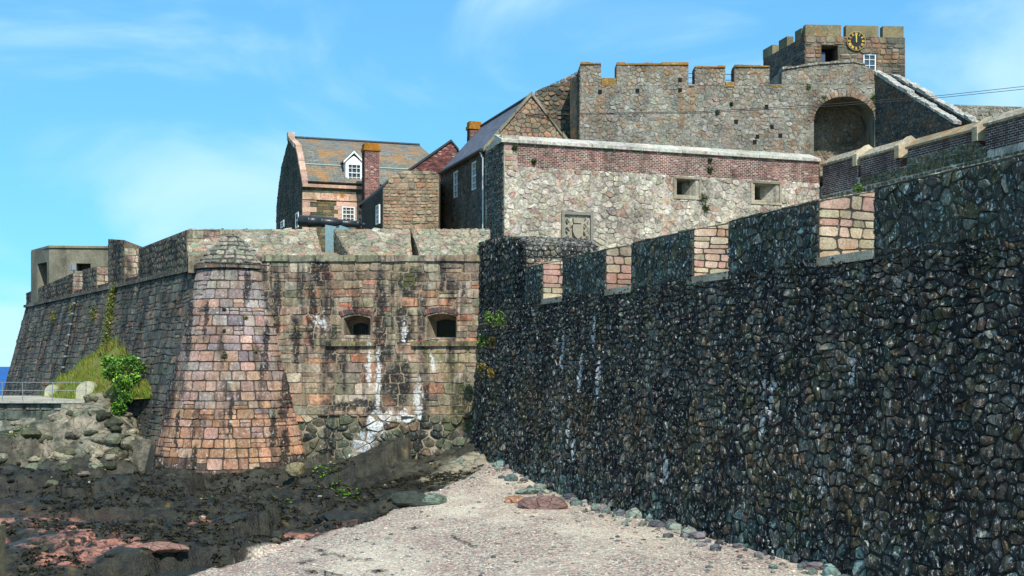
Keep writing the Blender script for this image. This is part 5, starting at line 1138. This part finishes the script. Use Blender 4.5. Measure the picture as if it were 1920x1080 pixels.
q = POS[fl.name]; m_ = MB(); m_.tube([q - UP * .1, q + UP * .3], .05, 6); m_.build('stand', M['steel'], fl); m_ = MB(); m_.box(Panel(q, UL), -.25, .25, .2, .55, .2, -.1); m_.build('lamp_housing', M['steel'], fl); m_ = MB(); m_.box(Panel(q, UL), -.21, .21, .24, .51, .215, .205); m_.build('lamp_glass', M['glass'], fl)
pf = thing('striped_banner', 'small purple striped banner board between left parapet merlons', 'banner', PV.p(PV.px(196, 520)[0], CT + .3, -1.))
q = POS[pf.name]; pn = Panel(q, (1, .1, 0)); 
for k in range(8): m_ = MB(); m_.box(pn, -.13, .16, .35 + k * .1, .35 + k * .1 + .095, .02, -.02); m_.build('stripe', M['purple'] if k % 2 else plain_mat('lilac', lin(176, 150, 186), .8) if k == 0 else M['purple'], pf)
m_ = MB(); m_.tube([pn.p(-.15, -.1, -.03), pn.p(-.15, 1.2, -.03)], .025, 6); m_.build('pole', M['steel'], pf)

# ------------------------------------------------------------------ overhead cables
for k, (lb, pts) in enumerate((('upper thin black overhead cable crossing the curtain wall', [(985, 214, 69.9), (1300, 210, 72), (1560, 195, 74), (1765, 179, 75), (1920, 162, 76), (2150, 132, 77)]), ('lower thin black overhead cable crossing the curtain wall', [(985, 216, 69.9), (1300, 212.5, 72), (1560, 199, 74), (1765, 183, 75), (1920, 167, 76), (2150, 138, 77)]))):
    m_ = MB(); m_.tube([at(*p) for p in pts], .018, 5); tag(m_.build('overhead_cable', M['wire']), lb, 'cable', 'overhead cables', 'thing')

# ------------------------------------------------------------------ quay at the far left
qy = thing('stone_quay', 'low stone quay platform with concrete deck at the far left', 'quay', (-27, 66, 0))
QZ = 3.15; QP = Panel((-32, 64.4, 0), (1, 0, 0)); ql = QP.px(181, 760)[0]
mm = MB(); mm.add([QP.p(0, -1, 0), QP.p(ql, -1, 0), QP.p(ql, QZ - .1, 0), QP.p(0, QZ - .1, 0)] + [QP.p(0, -1, -12), QP.p(ql + .5, -1, -12), QP.p(ql + .5, QZ - .1, -12), QP.p(0, QZ - .1, -12)], [(0, 1, 2, 3), (7, 6, 5, 4), (1, 0, 4, 5), (2, 1, 5, 6), (3, 2, 6, 7), (0, 3, 7, 4)], lin(96, 98, 86)); mm.build('quay_core', M['mortar'], qy)
uc = QP.px(118, 780)[0]; ms = Masonry(); ms.lay(QP, coursed(0, uc, -.5, QZ - .12, (.4, .6), (.5, 1.1), .02, .1), P_QUAY, .06, .04, .12, .04, .9, .5); ms.finish(qy, M['left'])
m_ = MB(); m_.box(QP, uc, ql + .1, .4, QZ - .12, .25, -.2, lin(120, 118, 100)); m_.build('concrete_pier', M['concrete'], qy)
m_ = MB(); m_.box(QP, -2, ql + .12, QZ - .1, QZ, .28, -12, lin(168, 164, 150)); m_.build('deck_slab', M['concrete'], qy)
rl = thing('quay_railing', 'thin galvanised railing along the edge of the left quay', 'railing', QP.p(4, QZ, 0))
up_ = [QP.px(x, 740)[0] for x in (-60, 3, 41, 97, 160)]
for u in up_: m_ = MB(); m_.tube([QP.p(u, QZ, -.1), QP.p(u, QZ + 1.0, -.1)], .022, 6); m_.build('post', M['steel'], rl)
for h in (.55, .98): m_ = MB(); m_.tube([QP.p(up_[0], QZ + h, -.1), QP.p(up_[-1], QZ + h, -.1)], .016, 6); m_.build('rail', M['steel'], rl)
def domeblock(label, px, Y, w, h, th):
    P = at(px, 700, Y); e = thing('concrete_block', label, 'concrete block', (P[0], Y, QZ)); q = Panel((P[0], Y, QZ), (1, .2, 0)); pol = [(-w / 2, 0), (w / 2, 0)] + [(w / 2 * math.cos(a) * (1 if abs(math.cos(a)) < .9 else 1), h * .45 + h * .55 * math.sin(a)) for a in np.linspace(0, math.pi, 13)]
    m_ = MB(); m_.prism(q, pol, 0, -th, lin(164, 164, 142)); m_.build('slab', M['concrete'], e); m_ = MB(); m_.box(q, -w / 2 - .05, w / 2 + .05, -.05, .1, .06, -th - .06, lin(150, 146, 120)); m_.build('footing', M['concrete'], e)
domeblock('round-topped pale concrete block at the end of the quay railing', 164, 66.2, 1.2, 1.02, .7); domeblock('smaller round-topped concrete block farther along the quay', 97, 72., .8, .75, .6)
np_ = thing('pier_corner', 'pale stone pier corner cut by the left picture edge', 'pier', at(-20, 1090, 31))
q = Panel(at(-200, 1090, 31.) * A([1, 1, 0]), (1, 0, 0)); ue = q.px(11, 1000)[0] - .42; zt_ = q.px(5, 992)[1]; m_ = MB(); m_.box(q, 0, ue, -2, zt_, 0, -1, lin(120, 112, 92)); m_.build('pier_core', M['mortar'], np_)
ms = Masonry(); ms.lay(q, coursed(0, ue, -1.5, zt_, (.3, .42), (.35, .7)), [(1, lin(170, 160, 130)), (1, lin(150, 140, 112))], .04, .03, .2); ms.finish(np_, M['rubble'])

# ------------------------------------------------------------------ grass bank, bush and ivy under the flank wall
def gz(x, y): return gzk(x, y)[0]
BG = [lin(98, 130, 38), lin(128, 158, 52), lin(78, 100, 34), lin(140, 124, 64), lin(112, 92, 50)]
bk_ = MB(); nU, nV = 50, 14; ua, ub_ = LU(112, 715), LU(282, 760); V = []
def bankp(i, j):
    f = i / nU; g = j / nV; u = ua + (ub_ - ua) * f; env = math.sin(math.pi * min(1, max(0, f))) ** .6
    topz = 3.3 + 3.0 * env * (.55 + .5 * math.exp(-((f - .55) / .25) ** 2)) ; out = 3.4 * env + .3
    z = topz * (1 - g) + (2.2) * g; nz_ = .9 * (fbm(A([u * 1.1]), A([g * 4.]), 4, 8)[0] - .5) * 2
    return LP.p(u, topz, -.15) * (1 - g) + (LP.p(u, topz, 0) * A([1, 1, 0]) + NL * out * (1 - .55 * f) + UP * (2.2 + 1.2 * f)) * g + A([0, 0, nz_ * (1 - abs(2 * g - 1)) + .25 * math.sin(g * math.pi)])
V = [bankp(i, j) for i in range(nU + 1) for j in range(nV + 1)]
bk_.add(V, [(i * (nV + 1) + j, i * (nV + 1) + j + 1, (i + 1) * (nV + 1) + j + 1, (i + 1) * (nV + 1) + j) for i in range(nU) for j in range(nV)], lin(90, 96, 48))
t = NT('grassy_earth'); gmt = t.done(t.mix(t.ramp(t.noise(1.6, 8, .7), .4, .6), lin(92, 104, 40), lin(120, 112, 62)), .9, .2)
tag(bk_.build('grass_bank', gmt, smooth=True), kind='structure')
gb = MB()
for _ in range(15000):
    i, j = R.uniform(0, nU), R.uniform(0, nV * .92); p = bankp(i, j); f = i / nU
    if fbm(A([p[0] * .9]), A([p[2] * 1.4 + p[1] * .5]), 3, 19)[0] < .38: continue
    L = R.uniform(.1, .55) * (fbm(A([p[0] * 2.]), A([p[1] * 2.]), 2, 3)[0] * 1.8); a = R.uniform(0, 6.3); d = A([math.cos(a), math.sin(a), 0]); tip = p + UP * L + (NL * .5 + d * .5) * L * R.uniform(.2, 1.)
    gb.add([p - d * .018, p + d * .018, tip], [(0, 1, 2)], jitcol(R.choice(BG), .2))
tag(gb.build('bank_grass', M['grass']), kind='stuff')
DKL = [lin(50, 88, 24), lin(72, 116, 30), lin(36, 62, 22), lin(92, 140, 38), lin(120, 164, 50)]
bs = thing('green_bush', 'dense dark green leafy bush on rocks left of the round corner', 'bush', at(226, 770, 61.5))
cs = []
for x, y, Y, r in ((222, 690, 61.6, .62), (240, 680, 61.9, .6), (208, 700, 62.2, .5), (256, 690, 62.2, .5), (228, 720, 61.2, .55), (236, 745, 60.9, .4), (222, 765, 60.6, .4), (214, 780, 60.4, .3), (250, 710, 61.6, .4), (205, 680, 62.8, .5)): cs.append((at(x, y, Y), A([r, r * .8, r * .8])))
leafcloud('foliage', M['leaf'], bs, cs, 4200, .085, DKL)
m_ = MB()
for x, y in ((222, 700), (245, 690), (210, 712), (232, 740)): m_.tube([at(226, 790, 61.2), at((226 + x) / 2 + 3, (790 + y) / 2, 61.4), at(x, y, 61.5)], [.05, .035, .015], 5, lin(70, 58, 42))
m_.build('stems', attr_mat('bark', .9), bs)
iv = thing('ivy', 'long ivy trail climbing the dark flank wall above the bush', 'ivy', LP.p(*LP.px(205, 650), .1))
cs = []
for k in range(26):
    f = k / 25; x = 216 - 14 * f + 3 * math.sin(k * 1.7); y = 540 + 125 * f; u, v = LP.px(x, y); cs.append((LP.p(u, v, .12), A([.22 + .25 * f, .2, .32]) * R.uniform(.7, 1.2)))
leafcloud('leaves', M['leaf'], iv, cs, 1900, .075, [lin(84, 100, 34), lin(104, 112, 44), lin(70, 84, 30), lin(120, 112, 50)])
m_ = MB(); m_.tube([LP.p(*LP.px(214 - 12 * f, 545 + 115 * f), .05) for f in np.linspace(0, 1, 8)], .02, 5, lin(70, 58, 42)); m_.build('stem', attr_mat('ivy_bark', .9), iv)
for x, y, r, lb in ((140, 575, .4, 'yellow-green growth beside the drain pipe, upper'), (138, 592, .3, 'yellow-green growth beside the drain pipe, lower'), (180, 590, .45, 'green patch on flank wall left of the ivy'), (104, 596, .45, 'brownish plant on the far part of flank wall')): wallplant(lb, LP.p(*LP.px(x, y), .1), (r * .6, r * .5, r * 1.3), 220, .07, [lin(96, 108, 40), lin(120, 118, 52), lin(84, 80, 36)])
for x, y, r, lb in ((423, 667, .17, 'round dark moss tuft in the middle of the round corner'), (418, 580, .1, 'small tuft high on the round corner, centre'), (473, 595, .1, 'small tuft high on the round corner, right'), (488, 660, .1, 'small tuft on right side of the round corner'), (420, 620, .09, 'small tuft below top centre of the round corner')):
    X_ = (x - CX) / F * 57.; a = math.asin(max(-1, min(1, (X_ - AXC[0]) / 3.2))); z = CZ + (HY - y) / F * 57; wallplant(lb, CN.p(2.9 * a, z, .06), r, 60 if r < .12 else 140, .045, [lin(60, 66, 28), lin(74, 84, 32)])
for x, y, r, lb in ((945, 600, .45, 'tan and green plant in the corner beside bastion, topmost'), (925, 595, .3, 'green tuft in the corner high beside bastion'), (914, 640, .32, 'green plant in the corner at gun port level'), (932, 640, .25, 'dry tan plant in the corner right of gun port'), (912, 690, .3, 'tan plant low in the corner below gun port level'), (930, 700, .25, 'dry tuft low in the corner near rubble wall')):
    q = SP.px(x + 12, y); P = SP.p(max(q[0], .4), q[1], .55); wallplant(lb, P, (r * .7, r * .6, r), 240, .06, LEAF if 'green' in lb else [lin(150, 126, 66), lin(120, 100, 50), lin(84, 90, 36)])
for x, y, r, lb in ((1318, 372, .3, 'dark green ivy patch beside first loophole'), (1322, 390, .22, 'small dark ivy patch below first loophole'), (1330, 318, .18, 'dark tuft on the brick band above first loophole'), (1330, 300, .12, 'small tuft high on the brick band'), (965, 277, .16, 'tuft at left end of the brick band'), (1000, 303, .14, 'tuft at lower left of the brick band')): wallplant(lb, MP.p(*MP.px(x, y), .1), r, 130, .06, [lin(52, 64, 26), lin(70, 84, 32)])
wallplant('bright green tuft where brick parapet meets sea wall top', at(1609, 353, 66), .3, 150, .07)

# ------------------------------------------------------------------ shore: boulders, weed, pebbles
def boulder(label, px, py, Y, r, sq, col, seed, name='boulder'):
    P = at(px, py, Y); z = gz(P[0], Y); V, Fc = blob((P[0], Y, z + r * sq[2] * .35), r, seed, sq, 3, .2)
    o = mesh_obj(name, V, Fc, M['boulder'], None, [col] * len(V), False, 'thing', True); tag(o, label, 'boulder'); return o
boulder('flat cracked purple-brown rock slab on shingle near sea wall', 1018, 955, 43.3, .75, (1.2, .8, .45), lin(126, 100, 94), 3)
boulder('small orange-brown rock left of the purple slab', 972, 938, 45., .5, (1.3, .8, .4), lin(168, 126, 98), 5)
boulder('flat green-grey rock at foot of sea wall behind slab', 1000, 918, 47.6, .55, (1.3, .8, .35), lin(128, 146, 130), 6)
boulder('pale green block of rock on the shingle, lower left', 497, 1052, 31.6, .22, (1, .8, .8), lin(140, 168, 150), 8)
boulder('white rounded stone on shingle at the bottom centre', 664, 1061, 31.2, .16, (1.3, .8, .6), lin(206, 190, 186), 9)
boulder('tan rounded boulder at right foot of the round corner', 556, 890, 54.8, .5, (1.1, .8, .8), lin(128, 118, 88), 10)
boulder('dark green ledge boulder at the edge of shingle', 775, 948, 45.6, .8, (1.5, .8, .5), lin(56, 64, 56), 12)
boulder('grey-green broken ledge right of the dark boulder', 812, 945, 45.6, .6, (1., .8, .5), lin(110, 124, 108), 13)
boulder('black weed-covered boulder in the middle of the shore rocks', 640, 950, 45., .8, (1.3, .9, .5), lin(40, 44, 42), 14)
boulder('pink-brown flat boulder at lower left water edge', 300, 1030, 36., .55, (1.6, 1, .35), lin(150, 112, 98), 15)
rs = MB(); cnt = 0
while cnt < 1000:
    x, y = R.uniform(-27, 0), R.uniform(33, 59); zq, kq = gzk(x, y); z = [zq]; k = [kq]
    if k[0] < .5 or z[0] < -1.05 or math.hypot(x - AXC[0], y - AXC[1]) < 3.9: continue
    r = .05 + .16 * R.random() ** 2.5; V, Fc = blob((x, y, z[0] + r * .3), r, cnt, (R.uniform(.8, 1.4), R.uniform(.8, 1.2), R.uniform(.5, .9)), 1); dry_ = y > 53
    pale = R.random() < (.35 if (x < -16.5 and y > 55) else .1 if dry_ else .045)
    rs.add(V, Fc, jitcol(R.choice([lin(150, 140, 120), lin(130, 134, 116), lin(168, 140, 120)]) if pale else R.choice([lin(44, 46, 42), lin(58, 58, 50), lin(34, 36, 36), lin(70, 66, 52)]), .2)); cnt += 1
for k in range(240):
    x, y = R.gauss(-20.3, 2.6), R.gauss(60.5, 2.6)
    if math.hypot(x - AXC[0], y - AXC[1]) < 4.4 or np.dot(A([x, y, 0]) - LP.p(0, 2.), NL) < .3 or (x < -21.6 and y > 64): continue
    r = R.uniform(.1, .48); V, Fc = blob((x, y, gz(x, y) - r * .05), r, 5000 + k, (R.uniform(.8, 1.5), R.uniform(.8, 1.2), R.uniform(.5, .9)), 2)
    rs.add(V, Fc, jitcol(R.choice([lin(132, 126, 106), lin(112, 114, 94), lin(150, 138, 114), lin(92, 92, 70), lin(70, 74, 54)]), .15))
tag(rs.build('shore_stones', M['boulder']), kind='stuff')
wd = MB(); cnt = 0
while cnt < 9000:
    x, y = R.uniform(-26, -1), R.uniform(33, 55.5)
    if fbm(A([x * .6]), A([y * .8]), 4, 61)[0] < .45: cnt += .2; continue
    zq, kq = gzk(x, y); z = [zq]; k = [kq]
    if k[0] < .45 or z[0] < -1.05: cnt += .2; continue
    for b in range(4):
        a = R.uniform(0, 6.3); L = R.uniform(.07, .24); d = A([math.cos(a), math.sin(a), 0]); n_ = A([-d[1], d[0], 0]) * R.uniform(.012, .03); p = A([x, y, z[0] + .01])
        wd.add([p - n_, p + n_, p + d * L * .5 + n_ * 1.3 + UP * R.uniform(.01, .06), p + d * L * .5 - n_ * 1.3 + UP * R.uniform(.01, .06), p + d * L - UP * .02], [(0, 1, 2, 3), (3, 2, 4)], jitcol(R.choice([(.008, .008, .007), (.016, .014, .008), (.045, .036, .01), (.03, .028, .014), (.006, .006, .006)]), .3))
    cnt += 1
tag(wd.build('seaweed', M['weed']), kind='stuff')
ga = MB()
for x, y, Y in ((610, 868, 56.5), (622, 862, 57), (598, 885, 54.5), (628, 888, 54), (615, 912, 50.5), (655, 912, 50.5), (540, 938, 47), (390, 915, 50.5), (385, 905, 51.5), (660, 908, 51), (15, 885, 58), (30, 880, 58.5), (645, 915, 50)):
    P = at(x, y, Y)
    for _ in range(70):
        xx, yy = P[0] + R.gauss(0, .28), P[1] + R.gauss(0, .5); p = A([xx, yy, gz(xx, yy) + .03]); a = R.uniform(0, 6.3); d = A([math.cos(a), math.sin(a), .2]) * R.uniform(.04, .1); n_ = A([-d[1], d[0], 0]) * .5; ga.add([p - d, p + n_, p + d, p - n_], [(0, 1, 2, 3)], jitcol(lin(120, 190, 40), .2))
tag(ga.build('green_algae', M['leaf']), kind='stuff')
# shingle
N = 42000; xs_ = np.random.default_rng(5).uniform(-11, 11, N); ys_ = np.random.default_rng(6).uniform(28.2, 57, N); zz, kk = ground(xs_, ys_); dd = wall_d(xs_, ys_)
ok = (kk < .45) & (dd > .25) & (zz > -1.0) & (np.abs(xs_ / ys_) < .44); xs_, ys_, zz = xs_[ok], ys_[ok], zz[ok]; n = len(xs_); g = np.random.default_rng(8)
r = .009 + .024 * g.random(n) ** 2.5; base = A([(1, 0, 0), (-1, 0, 0), (0, 1, 0), (0, -1, 0), (0, 0, .6), (0, 0, -.6)], float); an = g.uniform(0, 6.3, n); sx_, sy_ = g.uniform(.8, 1.6, n), g.uniform(.7, 1.1, n)
bx = base[None, :, 0] * sx_[:, None]; by = base[None, :, 1] * sy_[:, None]; vx = bx * np.cos(an)[:, None] - by * np.sin(an)[:, None]; vy = bx * np.sin(an)[:, None] + by * np.cos(an)[:, None]
VV = np.stack([xs_[:, None] + vx * r[:, None], ys_[:, None] + vy * r[:, None], zz[:, None] + (base[None, :, 2] + .2) * r[:, None] * np.ones_like(vx)], -1).reshape(-1, 3)
tri = A([(0, 2, 4), (2, 1, 4), (1, 3, 4), (3, 0, 4), (2, 0, 5), (1, 2, 5), (3, 1, 5), (0, 3, 5)]); FF = (tri[None] + (np.arange(n) * 6)[:, None, None]).reshape(-1, 3)
pal = A([lin(196, 184, 168), lin(216, 204, 184), lin(150, 142, 136), lin(178, 146, 130), lin(112, 112, 112), lin(138, 146, 138), lin(228, 216, 196)]); cc = np.repeat(pal[g.integers(0, 7, n)] * g.uniform(.75, 1.15, (n, 1)), 6, 0)
o = mesh_obj('shingle', VV, FF.tolist(), M['pebble'], None, cc); tag(o, kind='stuff')
bs_ = MB(); k = 0
while k < 420:
    y = R.uniform(29, 56); dq = .9 + 11 * R.random() ** 2.2; x = 18.47 - .3396 * y - dq / .947; zq, kq = gzk(x, y)
    k += 1
    if kq > .5 or zq < -.95: continue
    r = R.uniform(.03, .1); V, Fc = blob((x, y, zq + r * .1), r, 9000 + k, (R.uniform(.9, 1.5), 1, R.uniform(.5, .8)), 1); bs_.add(V, Fc, jitcol(R.choice([lin(150, 142, 132), lin(118, 124, 118), lin(160, 132, 120), lin(98, 98, 98), lin(196, 184, 168)]), .15))
tag(bs_.build('beach_cobbles', M['boulder']), kind='stuff')
# strands of dry weed on the shingle
ws = MB()
for pts in ([(590, 1013), (640, 1030), (695, 1040)], [(575, 1048), (610, 1060), (650, 1070), (690, 1078)], [(845, 1008), (870, 1022), (895, 1032)], [(560, 1035), (590, 1030)], [(765, 994), (790, 992)], [(700, 1058), (725, 1058)], [(580, 1066), (600, 1070)], [(600, 1050), (640, 1063), (660, 1074)]):
    for (xa, ya), (xb, yb) in zip(pts[:-1], pts[1:]):
        for k in range(26):
            f = R.random(); px, py = xa + (xb - xa) * f + R.gauss(0, 2.), ya + (yb - ya) * f + R.gauss(0, 1.3); Y = 5.35 * F / (py - HY); P = at(px, py, Y); z = gz(P[0], P[1]); a = R.gauss(-.3, .6); d = A([math.cos(a), math.sin(a), 0]) * R.uniform(.05, .16); n_ = A([-d[1], d[0], 0]) * .2; p = A([P[0], P[1], z + R.uniform(.03, .06)]); ws.add([p - d, p + n_, p + d, p - n_], [(0, 1, 2, 3)], (.012, .01, .008))
tag(ws.build('strandline_weed', M['weed']), kind='stuff')
